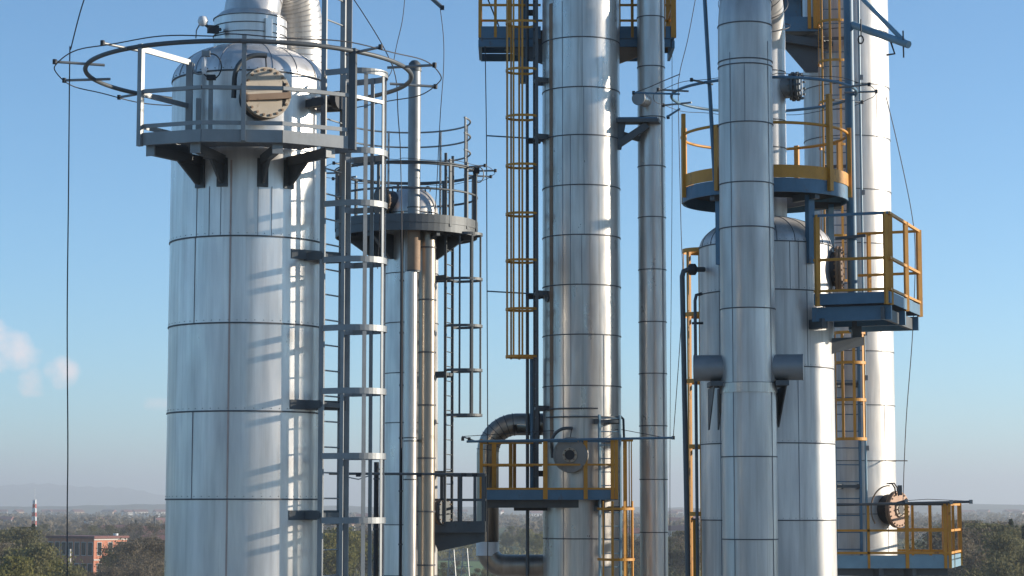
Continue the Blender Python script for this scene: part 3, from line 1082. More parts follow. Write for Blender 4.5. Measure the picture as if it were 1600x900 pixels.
for sx in (-1, 1):
    p0 = o3 + V(sx * (r3 - 0.1), 0.45, zf - 0.35)
    p1 = o3 + V(sx * 1.6, 0.5, zf - 0.35)
    MB().bar(p0, p1, 0.1, 0.12).plate([p0 - V(0, 0, 0.4), p1 - V(0, 0, 0.05), p1, p0], 0.08).build('bracket', M['steel' if sx < 0 else 'rust'], ph)

# low platform of column 3
zc = {k: Z(v, 43.6) for k, v in dict(top=688, mid=726, low=763, ct=766, cb=780).items()}
yl = 43.6
pn = thing('platform', 'orange railed platform with blue kick board around the flanged manhole of the middle column', 'platform', (c3.x - 0.6, yl + 0.6, zc['cb']), 'railed platforms on the columns')
xl, xr = X(753, yl, 740), X(964, yl, 740)
yb = c3.y + 0.05


def ins4(x, y):
    return xl < x < xr and yl < y < yb and math.hypot(x - c3.x, y - c3.y) > r3 + 0.04 and math.hypot(x - xv, y - dd) > 0.26


grating(ins4, xl, xr, yl, yb, zc['ct'] - 0.05, 0.05, 0.006, 0.03, 0.12).build('floor_grating', M['steel'], pn)
segs = [((xl, yl), (xr, yl)), ((xl, yl), (xl - 0.03, yb)), ((xl, yb), (c3.x - r3 - 0.02, yb)), ((xr, yl), (xr, yl + 1.0))]
for a, b in segs:
    MB().bar(V(*a, (zc['ct'] + zc['cb']) / 2), V(*b, (zc['ct'] + zc['cb']) / 2), 0.03, 0.20).build('kick_board', M['blue'], pn)
    MB().bar(V(*a, zc['ct'] + 0.03), V(*b, zc['ct'] + 0.03), 0.04, 0.04).build('rail', M['orange'], pn)
    MB().bar(V(*a, zc['mid']), V(*b, zc['mid']), 0.04, 0.04).build('rail', M['orange'], pn)
    MB().bar(V(*a, zc['top'] - 0.02), V(*b, zc['top'] - 0.02), 0.04, 0.04).build('rail', M['orange' if b != (xr, yl) else 'blue'], pn)
for px, yy, w_ in ((752, 0, .06), (772, 0.7, .09), (852, 0, .09), (915, 0, .08), (957, 0, 0.07), (963, 0, .07), (798, 1.4, .08), (804, 1.9, .07), (773, 1.9, .07), (752, 1.0, .07), (963, 1.0, .07)):
    post(pn, (X(px, yl + yy, 740), yl + yy), zc['cb'], zc['top'] + 0.02, 'orange', w_)
MB().bar(V(xl, yl + 0.4, zc['cb'] - 0.09), V(c3.x - 0.1, yl + 0.4, zc['cb'] - 0.09), 0.1, 0.16).build('under_beam', M['steel'], pn)
MB().bar(V(c3.x - r3 - 0.6, c3.y - 0.3, zc['cb'] - 0.16), V(c3.x - r3 + 0.1, c3.y - 0.3, zc['cb'] - 0.16), 0.1, 0.14).build('bracket', M['black'], pn)
MB().bar(V(c3.x + 0.35, yl + 0.1, zc['cb'] - 0.09), V(c3.x + 0.35, c3.y - r3 + 0.1, zc['cb'] - 0.09), 0.12, 0.2).build('bracket', M['black'], pn)
sp = thing('spray_pipe', 'long straight blue-grey pipe crossing above the orange railing of the middle column', 'pipe', P(725, 688, 43.4))
MB().tube([P(729, 690, 43.45), P(1052, 684, 43.45)], 0.024, 8).build('pipe_run', M['blue'], sp)
MB().tube([P(722, 682, 43.6), P(745, 690, 43.45)], 0.014, 6).build('drip_arm', M['steel'], sp)
MB().tube([P(722, 682, 43.6), P(860, 673, 44.2), P(970, 671, 44.3), P(1050, 686, 43.5)], 0.007, 5).build('wire_loop', M['wire'], sp)
for px in (723, 733, 1052):
    MB().box(P(px, 684 if px > 1000 else 686, 43.5), (0.06, 0.05, 0.07)).build('clamp', M['black'], sp)

lc = V(c3.x, c3.y, 0) + D(29, 1.08)
ladder('blue ladder with orange cage at the foot of the middle column, right of its manhole', lc, 24, 2.0, Z(650, 44.4), 0.46,
       [Z(y, 44.0) for y in (795, 873, 951, 1030)], 0.66, 5, ('paleblue', 'orange', 'orange'), (0.06, 0.035), 0.024, 0.27, 0.05, bar_w=0.05,
       brackets=[Z(y, 44.4) for y in (660, 795, 930)], rt=r3, axis=(c3.x, c3.y), bar_z=(Z(1030, 44), Z(783, 44)))
gt = thing('safety_gate', 'tall narrow orange gate frame right of the blue ladder on the middle column', 'gate', P(978, 900, 44.0))
for px, w_ in ((977, 0.11), (987, 0.03)):
    p = P(px, 800, 44.0)
    MB().box((p.x, p.y, (Z(686, 44) + Z(940, 44)) / 2), (w_ * 0.7, 0.05, Z(686, 44) - Z(940, 44))).build('upright', M['orange'], gt)
MB().tube([P(983, 690, 44.1), P(984, 880, 44.1)], 0.012, 6).build('upright', M['steel'], gt)
for y in (688, 793, 873):
    MB().bar(P(966, y, 44.0), P(989, y, 44.0), 0.04, 0.05).build('cross_bar', M['orange'], gt)
hp_ = thing('bent_pipe', 'thin grey bent pipe beside the foot of the blue ladder', 'pipe', P(915, 900, 43.9))
MB().tube([P(914, 960, 44.2), P(914, 822, 44.2), P(917, 815, 44.2), P(924, 813, 44.2), P(930, 816, 44.3)], 0.022, 8).build('pipe_run', M['galv'], hp_)
MB().bar(P(914, 855, 44.2), P(930, 855, 44.3), 0.03, 0.03).build('clip', M['steel'], hp_)

# ================================================================== tall thin pipe right of column 3
dp = 44.8
kp = dp / F
cp = P(1019, 400, dp)
rp = 21.5 * kp
t = thing('riser_pipe', 'slim silver vertical pipe standing right of the tall middle column, full height', 'pipe', (cp.x, cp.y, 0), 'large overhead pipes')
sp_y = [-58, 24, 102, 181, 258, 338, 420, 502, 583, 665, 749, 832, 913]
zs = [Z(y, dp - rp) for y in sp_y]
shell_mb(cp, rp, 0, Z(-130, dp), zs, 56).build('shell', M['clad_pipe'], t)
seam_bands(t, cp, rp, zs, 0.018)
lap_lines(t, cp, rp, [(45, 2, Z(-100, dp))], 'lap', 0.02)
MB().lathe([(0.13, 0), (0.13, 0.5)], V(cp.x, cp.y, Z(157, dp - rp)) + D(-28, rp - 0.15), 28, D(-28)).build('nozzle', M['clad_pipe'], t)
MB().disc(V(cp.x, cp.y, Z(157, dp - rp)) + D(-28, rp + 0.33), 0.15, 0.03, D(-28), 28).build('nozzle_cap', M['galv'], t)
MB().tube([V(cp.x, cp.y, Z(156, dp)) + V(0.34 * math.cos(a) - 0.1, -0.34, 0.34 * math.sin(a)) * 0.55 for a in [R(q) for q in range(20, 201, 15)]], 0.010, 6).build('cable', M['wire'], t)
br = thing('pipe_bracket', 'dark blue welded bracket tying the slim riser pipe to the middle column', 'bracket', P(980, 220, dp - 0.3))
q0, q1 = Z(180, dp - .5), Z(190, dp - .5)
MB().bar(V(c3.x + r3 - 0.1, dp - 0.25, q1 + 0.04), V(cp.x + 0.15, dp - 0.42, q1 + 0.02), 0.35, 0.07).build('top_plate', M['steel'], br)
MB().bar(V(c3.x + r3 - 0.05, dp - 0.30, q1 + 0.10), V(cp.x + 0.1, dp - 0.38, q1 + 0.09), 0.06, 0.05).build('top_flange', M['blue'], br)
MB().bar(V(c3.x + r3 - 0.05, dp - 0.3, q1 - 0.45), V(cp.x - 0.1, dp - 0.40, q1 - 0.05), 0.12, 0.14).build('diagonal_strut', M['steel'], br)
MB().bar(V(c3.x + r3 - 0.1, dp - 0.1, q1 - 0.15), V(cp.x - 0.25, dp - 0.1, q1 - 0.3), 0.12, 0.1).build('diagonal_strut', M['steel'], br)
MB().plate([V(c3.x + r3 - 0.12, dp - 0.3, q1 + 0.05), V(c3.x + r3 + 0.12, dp - 0.3, q1 + 0.05), V(c3.x + r3 + 0.02, dp - 0.3, q1 - 0.55), V(c3.x + r3 - 0.12, dp - 0.3, q1 - 0.55)], 0.12).build('gusset', M['steel'], br)

# ================================================================== COLUMN 5: wide vessel behind the front pipe
d5 = 38.0
k5 = d5 / F
c5 = P(1199, 640, d5)
r5 = 104 * k5
f5 = d5 - r5
t5 = thing('distillation_column', 'wide domed silver vessel right of centre, sunlit on its right edge behind the front pipe', 'column', (c5.x, c5.y, 0), 'aluminium clad process columns')
ys5 = [452, 572, 692, 813]
s5 = [Z(y, f5 + 0.05) for y in ys5]
e5 = [s5[-1] - 1.3 * i for i in range(1, 12) if s5[-1] - 1.3 * i > 0.5]
zt5 = Z(376, f5)
sh = shell_mb(c5, r5, 0, zt5, s5 + e5)
rr_ = 0.36
hp5 = head_prof(r5, zt5, 0.56, rr_)
sh.lathe(hp5, (c5.x, c5.y, 0), 112, cap=False)
sh.build('shell', M['clad_warm'], t5)
seam_bands(t5, c5, r5, [zt5] + s5 + e5[:2], 0.018)
lap_lines(t5, c5, r5, [(-36, Z(900, f5), Z(460, f5)), (-50, Z(900, f5), Z(380, f5)), (30, Z(572, f5), Z(376, f5)), (20, Z(813, f5), Z(572, f5)), (14, Z(452, f5), Z(376, f5)), (22, Z(452, f5), Z(376, f5))], 'lap', 0.010)
gr = MB()
for k in range(-5, 6):
    gr.tube([V(c5.x, c5.y, q) + D(k * 16 + 3, w_ + 0.003) for w_, q in hp5], 0.006, 5)
gr.build('gore_seam', M['seam'], t5)
mh = manhole(t5, c5, r5, 78, Z(420, 37.7), 0.40, 0.3, 0.12, 'rust', 20, davit=0)

# riser and front pipe, one line with a return bend
df = 36.0
cf = P(1168, 450, df)
rf = 42.5 * df / F
rx = V(X(1198, d5, 200), d5, 0)
hd = V(cf.x - rx.x, cf.y - rx.y, 0)
span = hd.length
hu = hd.normalized()
zb_ = Z(33, df - rf)
front_pipe = thing('overhead_pipe', 'thick grey foreground pipe descending in front of the wide domed vessel', 'pipe', (cf.x, cf.y, 0), 'large overhead pipes')
ysf = (90, 98, 189, 283, 353, 480, 597, 713, 843)
zsf = [Z(y, df - rf) for y in ysf]
ef = [zsf[-1] - 1.3 * i for i in range(1, 12) if zsf[-1] - 1.3 * i > 0.5]
shell_mb(cf, rf, 0, zb_, zsf + ef, 80).build('lower_run', M['clad_front'], front_pipe)
bend = [V(rx.x, rx.y, zb_)] + elbow(V(rx.x, rx.y, zb_) + hu * span / 2, -hu, (0, 0, 1), span / 2, 28, 3, 177) + [V(cf.x, cf.y, zb_)]
MB().tube(bend, rr_ - 0.02, 48, r_end=rf).build('return_bend', M['clad_front'], front_pipe)
MB().lathe([(rr_ - 0.02, hp5[-1][1] - 0.05), (rr_ - 0.02, zb_)], (rx.x, rx.y, 0), 56).build('riser', M['clad_warm'], front_pipe)
seam_bands(front_pipe, cf, rf, [zb_] + zsf + ef[:2], 0.018)
es = MB()
for i in range(1, 8):
    a = 180 * i / 8
    p = V(rx.x, rx.y, zb_) + hu * span / 2 + (-hu * math.cos(R(a)) + V(0, 0, 1) * math.sin(R(a))) * span / 2
    es.lathe([(rf, 0), (rf + 0.008, 0.003), (rf + 0.008, 0.015), (rf, 0.018)], p, 48, hu * math.sin(R(a)) + V(0, 0, math.cos(R(a))), cap=False)
es.build('elbow_seam', M['seam'], front_pipe)
for y in (110, 187, 230):
    MB().band((rx.x, rx.y), rr_ - 0.03, rr_ - 0.01, Z(y, d5 - .3), Z(y, d5 - .3) + 0.015, n=48).build('seam_band', M['seam'], front_pipe)
lap_lines(front_pipe, cf, rf, [(-40, 2, zb_ - 0.5), (50, 2, zb_ - 0.3), (-8, zsf[2], zsf[1])], 'lap', 0.012)
# trunnions
for sg, a in ((-1, -97), (1, 80)):
    b0 = V(cf.x, cf.y, Z(574, df - 0.1))
    tr = MB().lathe([(0.215, 0), (0.215, 0.50)], b0 + D(a, rf - 0.06), 36, D(a)).build('trunnion', M['galv'], front_pipe)
    MB().disc(b0 + D(a, rf + 0.44), 0.222, 0.015, D(a), 36).build('end_plate', M['galv'], tr)
    ax = D(a)
    e = b0 + ax * (rf + 0.06) - V(0, 0, 0.215)
    k = thing('pipe_support', 'dark blue support bracket under the %s stub of the thick foreground pipe' % ('left' if sg < 0 else 'right'), 'bracket', e - V(0, 0, 0.7), 'brackets carrying the foreground pipe')
    bk = V(e.x, 37.05, e.z)
    MB().box(e + V(sg * 0.02, 0.15, -0.05), (0.22, 0.75, 0.08), 0.0).build('seat_plate', M['steel'], k)
    for o_ in (-0.07, 0.09):
        MB().plate([V(e.x + o_, e.y - 0.2, e.z - 0.09), V(e.x + o_, 37.0, e.z - 0.09), V(e.x + o_, 37.0, e.z - 0.78), V(e.x + o_, 36.9, e.z - 0.78)], 0.02).build('gusset', M['steel'], k)
MB().band((cf.x, cf.y), rf - 0.01, rf + 0.02, Z(612, df - rf), Z(597, df - rf), n=60).build('clamp_band', M['clad_dull'], front_pipe)
# side nozzle with bolted blind on the riser
nb = V(rx.x, rx.y, Z(138, d5))
ax = D(72)
nz_ = MB().lathe([(0.20, 0), (0.20, 0.52)], nb + ax * 0.1, 32, ax).build('side_nozzle', M['galv'], front_pipe)
MB().disc(nb + ax * 0.46, 0.26, 0.05, ax, 36).disc(nb + ax * 0.54, 0.26, 0.05, ax, 36).build('flange', M['steel'], nz_)
bb = MB()
sx_ = ax.cross(V(0, 0, 1))
for i in range(12):
    a = 2 * PI * i / 12
    bb.lathe([(0.022, 0), (0.022, 0.24)], nb + ax * 0.42 + (sx_ * math.cos(a) + V(0, 0, 1) * math.sin(a)) * 0.22, 6, ax)
bb.build('bolts', M['galv'], nz_)

# ring platform of vessel 5
R5 = 130 * k5
zr = dict(yt=Z(257, d5 - R5), yb=Z(277, d5 - R5), bb=Z(299, d5 - R5), rl=Z(191, d5 - R5))
p5 = thing('platform', 'round blue platform with orange kick band above the wide domed vessel', 'platform', (c5.x, c5.y, zr['bb']), 'railed platforms on the columns')
ins5 = lambda x, y: 0.75 < math.hypot(x - c5.x, y - c5.y) < R5 - 0.03 and math.hypot(x - cf.x, y - cf.y) > rf + 0.03
grating(ins5, c5.x - R5, c5.x + R5, c5.y - R5, c5.y + R5, zr['yb'] - 0.03, 0.035, 0.008, 0.05, 0.08).build('floor_grating', M['steel'], p5)
ringg = [(-180, -32), (0, 180)]
for a0, a1 in ((-190, -31), (-5, 170)):
    MB().band((c5.x, c5.y), R5 - 0.03, R5, zr['bb'], zr['yb'] - 0.003, a0, a1).build('ring_beam', M['blue'], p5)
    MB().band((c5.x, c5.y), R5 + 0.004, R5 + 0.014, zr['yb'] + 0.0, zr['yt'], a0, a1).build('kick_band', M['orange'], p5)
    MB().tube(arc((c5.x, c5.y), R5, zr['rl'], a0, a1, 40), 0.026, 8).build('rail', M['orange'], p5)
MB().band((c5.x, c5.y), 0.75, 0.80, zr['bb'], zr['yb'] - 0.06).build('inner_ring', M['steel'], p5)
for a, zt_, w_ in ((-78, zr['rl'] + 0.35, .07), (-112, zr['rl'] + 0.25, .09), (150, zr['rl'] + 0.05, .08), (42, zr['rl'] + 0.55, .09), (78, zr['rl'] + 0.1, .08), (-40, zr['rl'], .07), (110, zr['rl'], .07), (-150, zr['rl'], .07)):
    post(p5, V(c5.x, c5.y, 0) + D(a, R5 + 0.03), zr['bb'] + 0.06, zt_, 'orange', w_, R(a))
for a in (-47, 33, 100, 180):
    ax = D(a)
    b0 = V(c5.x, c5.y, 0) + ax * (r5 + 0.03)
    MB().box((b0.x, b0.y, (zr['bb'] + Z(410, f5)) / 2), (0.13, 0.10, zr['bb'] - Z(410, f5)), R(a)).build('support_leg', M['blue'], p5)
    MB().bar(V(b0.x, b0.y, zr['bb'] - 0.02) - ax * 0.4, V(b0.x, b0.y, zr['bb'] - 0.02) + ax * 0.2, 0.1, 0.12).build('bracket', M['steel'], p5)
spray_ring('blue-grey ring pipe with thin wire above the round orange and blue platform', (c5.x, c5.y), 1.63, Z(121, 36.4), (-120, -75, -45, 60, 80, 110), 0.006, 1.95, 'blue', tube_r=0.026)
p = P(1111, 130, 36.6)
t = thing('thin_mast', 'thin dark blue leaning pole at the left edge of the round platform', 'pole', P(1117, 262, 36.9))
MB().tube([P(1117, 285, 36.9), P(1099, -40, 36.9)], 0.035, 10).build('pole', M['blue'], t)

# square platform right of vessel 5
C = V(X(1390, 36.2, 450), 36.2, 0)
A_ = C + V(-1.2, 0.47, 0)
B_ = C + V(0.97, 2.5, 0)
F_ = A_ + V(0.97, 2.5, 0)
zs5 = dict(top=Z(332, 36.2), mid=Z(402, 36.2), low=Z(452, 36.2), ct=Z(455, 36.2), cb=Z(473, 36.2))
ps = thing('platform', 'square orange railed platform with blue beams jutting right from the wide vessel', 'platform', (C.x, C.y + 1, zs5['cb']), 'railed platforms on the columns')


def in_quad(x, y):
    u = V(x, y, 0) - C
    ea, eb = (A_ - C), (B_ - C)
    a = u.dot(ea) / ea.length_squared
    b = u.dot(eb) / eb.length_squared
    return 0.02 < a < 0.98 and 0.02 < b < 0.98 and math.hypot(x - c5.x, y - c5.y) > r5 + 0.04


grating(in_quad, A_.x, B_.x, C.y, F_.y, zs5['cb'] + 0.03, 0.05, 0.006, 0.03, 0.12).build('floor_grating', M['steel'], ps)
for a, b in ((C, A_), (C, B_), (B_, F_)):
    MB().bar(at(a, (zs5['ct'] + zs5['cb']) / 2), at(b, (zs5['ct'] + zs5['cb']) / 2), 0.02, 0.19).build('kick_board', M['blue'], ps)
    MB().bar(at(a, zs5['low'] + 0.01), at(b, zs5['low'] + 0.01), 0.05, 0.04).build('rail', M['orange'], ps)
    MB().bar(at(a, zs5['mid']), at(b, zs5['mid']), 0.05, 0.045).build('rail', M['orange'], ps)
    MB().bar(at(a, zs5['top']), at(b, zs5['top']), 0.05, 0.045).build('rail', M['blue' if a is C and b is A_ else 'orange'], ps)
for p, w_ in ((C + V(-0.05, 0.02, 0), .07), (C + V(0.04, 0.16, 0), 0.08), (A_ + V(0.06, -0.02, 0), .08), (C * 0.45 + B_ * 0.55, .07), (B_, .08), (F_ * 0.7 + B_ * 0.3, 0.06), (F_ * 0.98 + B_ * 0.02, 0.06)):
    post(ps, p, zs5['cb'] - 0.02, zs5['top'] + 0.02, 'orange', w_, 0.35)
for f0, f1, hh in ((0.05, 0.05, 0.24), (0.5, 0.5, 0.24), (0.95, 0.95, 0.24)):
    a = C.lerp(B_, f0)
    b = a + (A_ - C).normalized() * (1.35 if f0 < 0.4 else 1.25)
    MB().bar(at(a, zs5['cb'] - 0.15), at(b, zs5['cb'] - 0.15), 0.08, hh).build('under_beam', M['blue'], ps)
MB().bar(at(C.lerp(A_, 0.1), zs5['cb'] - 0.16), at(B_.lerp(F_, 0.1), zs5['cb'] - 0.16), 0.06, 0.2).build('under_beam', M['steel'], ps)
MB().bar(at(C.lerp(A_, 0.85) + V(0, 0.1, 0), zs5['cb'] - 0.30), at(V(c5.x + r5 * 0.5, c5.y - r5 * 0.7, 0), zs5['cb'] - 0.30), 0.12, 0.16).build('bracket', M['steel'], ps)

# blue mast with davit arm
dm = 37.9
mx = P(1330, 300, dm)
ms = thing('davit_mast', 'thick blue mast with a side lifting arm rising through the square platform', 'mast', (mx.x, mx.y, Z(515, dm)))
MB().lathe([(0.085, Z(515, dm)), (0.085, Z(-60, dm))], (mx.x, mx.y, 0), 24).build('pole', M['blue'], ms)
MB().tube([P(1330, 38, dm), P(1420, 70, 36.9)], 0.065, 16).build('davit_arm', M['paleblue'], ms)
MB().tube([P(1330, -20, dm), P(1414, 66, 37.0)], 0.040, 12).build('tie_strut', M['paleblue'], ms)
MB().tube([P(1411, 48, 36.95), P(1412, 90, 36.95)], 0.014, 6).build('hook_rod', M['steel'], ms)
MB().tube([P(1345 + 4 * math.cos(a), 62 + 6 * math.sin(a), 37.4) for a in [R(q) for q in range(0, 340, 20)]], 0.014, 6, closed=True).tube([P(1345, 30, 37.5), P(1345, 56, 37.45)], 0.012, 6).build('hook', M['black'], ms)
MB().tube([P(1390, 60, 37.2), P(1398, 84, 37.2), P(1385, 86, 37.2)], 0.018, 6).build('crank', M['black'], ms)
MB().bar(P(1305, 373, dm - 0.15), P(1352, 368, dm - 0.15), 0.06, 0.05).build('cross_arm', M['steel'], ms)
k = thing('mast_bracket', 'dark tapered bracket holding the foot of the blue mast to the wide vessel', 'bracket', P(1310, 556, 37.6))
p0 = P(1272, 528, 37.7)
MB().plate([P(1272, 530, 37.6), P(1346, 527, 37.8), P(1346, 540, 37.8), P(1285, 557, 37.6), P(1272, 552, 37.6)], 0.22).build('gusset', M['steel'], k)
MB().box(P(1338, 515, 37.8), (0.16, 0.16, 0.28)).build('socket', M['steel'], k)

# pipes and cage on the left of vessel 5
pp = thing('bent_pipe', 'dark thin pipe with a bend and valve at the left of the wide vessel', 'pipe', P(1072, 900, 37.2))
MB().tube([P(1077, 1000, 37.4), P(1066, 432, 37.4), P(1068, 424, 37.4), P(1076, 421, 37.4), P(1100, 421, 37.6)], 0.045, 12).build('pipe_run', M['steel'], pp)
MB().lathe([(0.05, -0.08), (0.1, -0.05), (0.1, 0.05), (0.05, 0.08)], P(1082, 421, 37.45), 16, (1, 0, 0)).build('valve', M['black'], pp)
pp = thing('bent_pipe', 'second thinner dark pipe hooking over between the bent pipe and the wide vessel', 'pipe', P(1090, 900, 37.3))
MB().tube([P(1091, 1000, 37.3), P(1086, 470, 37.3), P(1088, 461, 37.3), P(1096, 459, 37.4)], 0.028, 10).build('pipe_run', M['steel'], pp)
MB().bar(P(1082, 505, 37.3), P(1098, 505, 37.4), 0.04, 0.04).build('clip', M['black'], pp)
lc = V(c5.x, c5.y, 0) + D(-150, 1.40)
ladder('orange caged ladder half hidden behind the left edge of the wide vessel', lc, -100, 0.5, Z(300, 38.6), 0.44,
       [Z(y, 39.2) for y in (392, 492, 596, 698, 803, 905)], 0.66, 5, ('steel', 'orange', 'orange'), (0.05, 0.03), 0.02, 0.3, 0.075, bar_w=0.045,
       brackets=[Z(y, 38) for y in (500, 720)], rt=r5, axis=(c5.x, c5.y))
pp = P(1087, 860, 37.9)
t = thing('orange_post', 'wide orange upright low beside the left edge of the wide vessel', 'post', (pp.x, pp.y, 0))
MB().box((pp.x, pp.y, Z(812, 37.9) / 2), (0.085, 0.06, Z(812, 37.9))).build('upright', M['orange'], t)
MB().box((pp.x, pp.y, Z(812, 37.9) + 0.01), (0.13, 0.1, 0.02)).build('cap_plate', M['steel'], t)

# ================================================================== COLUMN 6: far right column
d6 = 45.5
k6 = d6 / F
c6 = P(1330, 640, d6)
r6 = 67 * k6
f6 = d6 - r6
t6 = thing('distillation_column', 'tall sunlit column at the far right, bright white on its right half', 'column', (c6.x, c6.y, 0), 'aluminium clad process columns')
ys6 = [-30, 47, 133, 214, 297, 381, 465, 549, 633, 720, 803]
s6 = [Z(y, f6 + 0.25) for y in ys6]
e6 = [s6[-1] - 1.13 * i for i in range(1, 14) if s6[-1] - 1.13 * i > 0.5]
shell_mb(c6, r6, 0, Z(-420, f6), s6 + e6).build('shell', M['clad_warm'], t6)
seam_bands(t6, c6, r6, s6 + e6[:2], 0.014)
lap_lines(t6, c6, r6, [(40, Z(720, f6), Z(633, f6)), (35, Z(214, f6), Z(133, f6)), (-30, 2, Z(0, f6)), (36, Z(549, f6), Z(465, f6)), (44, Z(865, f6), Z(803, f6))], 'lap', 0.010)
manhole(t6, c6, r6, 44, Z(796, 44.1), 0.375, 0.31, 0.24, 'rusty_cover', 22, hole=0.10, tilt=2, davit=0)
MB().tube([P(1388 - 27 * math.cos(R(q)), 795 - 36 * math.sin(R(q)), 44.4) for q in range(-40, 96, 9)], 0.016, 6).build('davit_arm', M['rust'], t6)
MB().tube([P(1357, 720, 44.8), P(1418, 720, 44.6)], 0.012, 6).build('rod', M['rust'], t6)
# pair of cables over the manhole
cb = thing('cable_loop', 'pair of dark bent cables curling over the flanged manhole at the far right', 'cable', P(1395, 770, 44.2))
for o_ in (0, 4):
    MB().tube([P(1385 + o_, 756, 44.2), P(1393 + o_, 755, 44.2), P(1398 + o_, 762, 44.2), P(1400 + o_, 775, 44.2)], 0.016, 6).build('cable', M['black'], cb)
MB().box(P(1406, 766, 44.1), (0.08, 0.06, 0.2)).build('tag_plate', M['steel'], cb)

# upper ladder and lower ladder
lc = P(1303, 100, 44.2)
ladder('upper orange caged ladder on the shaded left side of the far right column', (lc.x, lc.y), -6, Z(500, 44.2), Z(-50, 44.2), 0.46,
       [Z(y, 43.8) for y in (-30, 35, 97, 160, 228, 300, 370, 440)], 0.66, 6, ('blue', 'orange', 'orange'), (0.06, 0.035), 0.022, 0.3, 0.05, bar_w=0.05,
       brackets=[Z(y, 44.2) for y in (60, 260)], rt=r6, axis=(c6.x, c6.y))
lc = P(1324, 700, 44.2)
ladder('lower blue ladder with short orange cage on the far right column', (lc.x, lc.y), 6, Z(870, 44.2), Z(520, 44.2), 0.52,
       [Z(y, 43.8) for y in (520, 567, 625, 686)], 0.62, 5, ('blue', 'orange', 'orange'), (0.09, 0.04), 0.024, 0.34, 0.06, bar_w=0.06,
       brackets=[Z(y, 44.2) for y in (600, 760)], rt=r6, axis=(c6.x, c6.y))
vp_ = P(1351, 600, 44.4)
t = thing('vertical_pipe', 'thin pale green pipe clipped to the front of the far right column', 'pipe', (vp_.x, vp_.y, 0))
MB().tube([(vp_.x, vp_.y, 0), (vp_.x, vp_.y, Z(-60, 44.35))], 0.025, 10).build('pipe_run', M['paleblue'], t)
for y in (120, 300, 520, 590, 700):
    MB().box((vp_.x + 0.03, vp_.y, Z(y, 44.35)), (0.07, 0.05, 0.10)).build('clip', M['galv'], t)

# high platform left of column 6
dh = 44.3
zf6 = Z(38, dh)
ph6 = thing('platform', 'blue platform with orange posts high on the left of the far right column', 'platform', (X(1245, dh, 30), dh, zf6), 'railed platforms on the columns')
xa, xb = X(1204, dh, 30), X(1280, dh, 30)
MB().box(((xa + xb) / 2, dh + 0.6, zf6), ((xb - xa), 1.2, 0.04)).build('floor_plate', M['steel'], ph6)
MB().bar(V(xa, dh - 0.02, zf6 + 0.0), V(xb, dh - 0.02, zf6 + 0.0), 0.03, 0.30).build('edge_channel', M['blue'], ph6)
MB().bar(V(xa - 0.02, dh, zf6), V(xa - 0.02, dh + 1.2, zf6), 0.03, 0.30).build('edge_channel', M['blue'], ph6)
for px in (1206, 1264, 1275):
    post(ph6, (X(px, dh, 10), dh - 0.03), zf6 - 0.1, zf6 + 1.2, 'orange', 0.07 if px != 1275 else 0.14)
for q in (0.55, 1.1):
    MB().bar(V(xa, dh - 0.02, zf6 + q), V(xb, dh - 0.02, zf6 + q), 0.045, 0.045).build('rail', M['orange'], ph6)
MB().plate([V(xa + 0.1, dh + 0.3, zf6 - 0.17), V(xb, dh + 0.3, zf6 - 0.17), V(xb, dh + 0.3, zf6 - 0.95), V(xb - 0.25, dh + 0.3, zf6 - 0.95)], 0.08).build('bracket', M['steel'], ph6)
MB().bar(V(xa, dh + 0.1, zf6 - 0.22), V(xb + 0.2, dh + 0.1, zf6 - 0.42), 0.1, 0.16).build('under_beam', M['steel'], ph6)
eqp = thing('control_cabinet', 'dark blue cabinet standing on the high platform left of the far right column', 'cabinet', (X(1240, dh, 10), dh + 0.35, zf6))
MB().box((X(1240, dh, 10), dh + 0.35, zf6 + 0.6), (0.42, 0.35, 1.1)).build('casing', M['steel'], eqp)
MB().box((X(1240, dh, 10), dh + 0.16, zf6 + 0.62), (0.34, 0.03, 0.9)).build('door', M['blue'], eqp)

# low platform of column 6, jutting right
y6 = 43.4
zl = dict(top=Z(788, y6), mid=Z(829, y6), low=Z(864, y6), ct=Z(868, y6), cb=Z(888, y6))
p6 = thing('platform', 'orange railed platform with pale blue kick board low at the far right', 'platform', (X(1400, y6, 870), y6 + 1, zl['cb']), 'railed platforms on the columns')
xA, xB = X(1300, y6, 850), X(1484, y6, 850)
G0, G1 = V(xA, y6, 0), V(xB, y6, 0)
G2 = V(X(1500, 45.5, 850), 45.5, 0)
G3 = V(X(1398, 45.9, 850), 45.9, 0)


def in6(x, y):
    return xA < x < xB + (y - y6) * 0.3 and y6 + 0.02 < y < 45.5 and math.hypot(x - c6.x, y - c6.y) > r6 + 0.04


grating(in6, xA, G2.x, y6, 45.7, zl['ct'] - 0.09, 0.05, 0.006, 0.03, 0.12).build('floor_grating', M['steel'], p6)
for a, b in ((G0, G1), (G1, G2), (G2, G3)):
    MB().bar(at(a, (zl['ct'] + zl['cb']) / 2), at(b, (zl['ct'] + zl['cb']) / 2), 0.03, zl['ct'] - zl['cb']).build('kick_board', M['paleblue'], p6)
    for kk in ('top', 'mid', 'low'):
        MB().bar(at(a, zl[kk] + 0.0), at(b, zl[kk] + 0.0), 0.045, 0.045).build('rail', M['steel' if kk == 'top' and a is G0 else 'orange'], p6)
for p, w_ in ((V(X(1357, y6, 840), y6, 0), .05), (V(X(1417, y6, 840), y6, 0), .07), (G1 + V(-0.09, 0, 0), 0.06), (G1, .06), (G1.lerp(G2, .35), .05), (G2, 0.08),
              (G2.lerp(G3, .25), .05), (G2.lerp(G3, .45), .06), (G2.lerp(G3, .72), .05), (G2.lerp(G3, .98), .05), (G2.lerp(G3, .2), .05)):
    post(p6, p, zl['cb'] + 0.0, zl['top'] + 0.02, 'orange', w_)
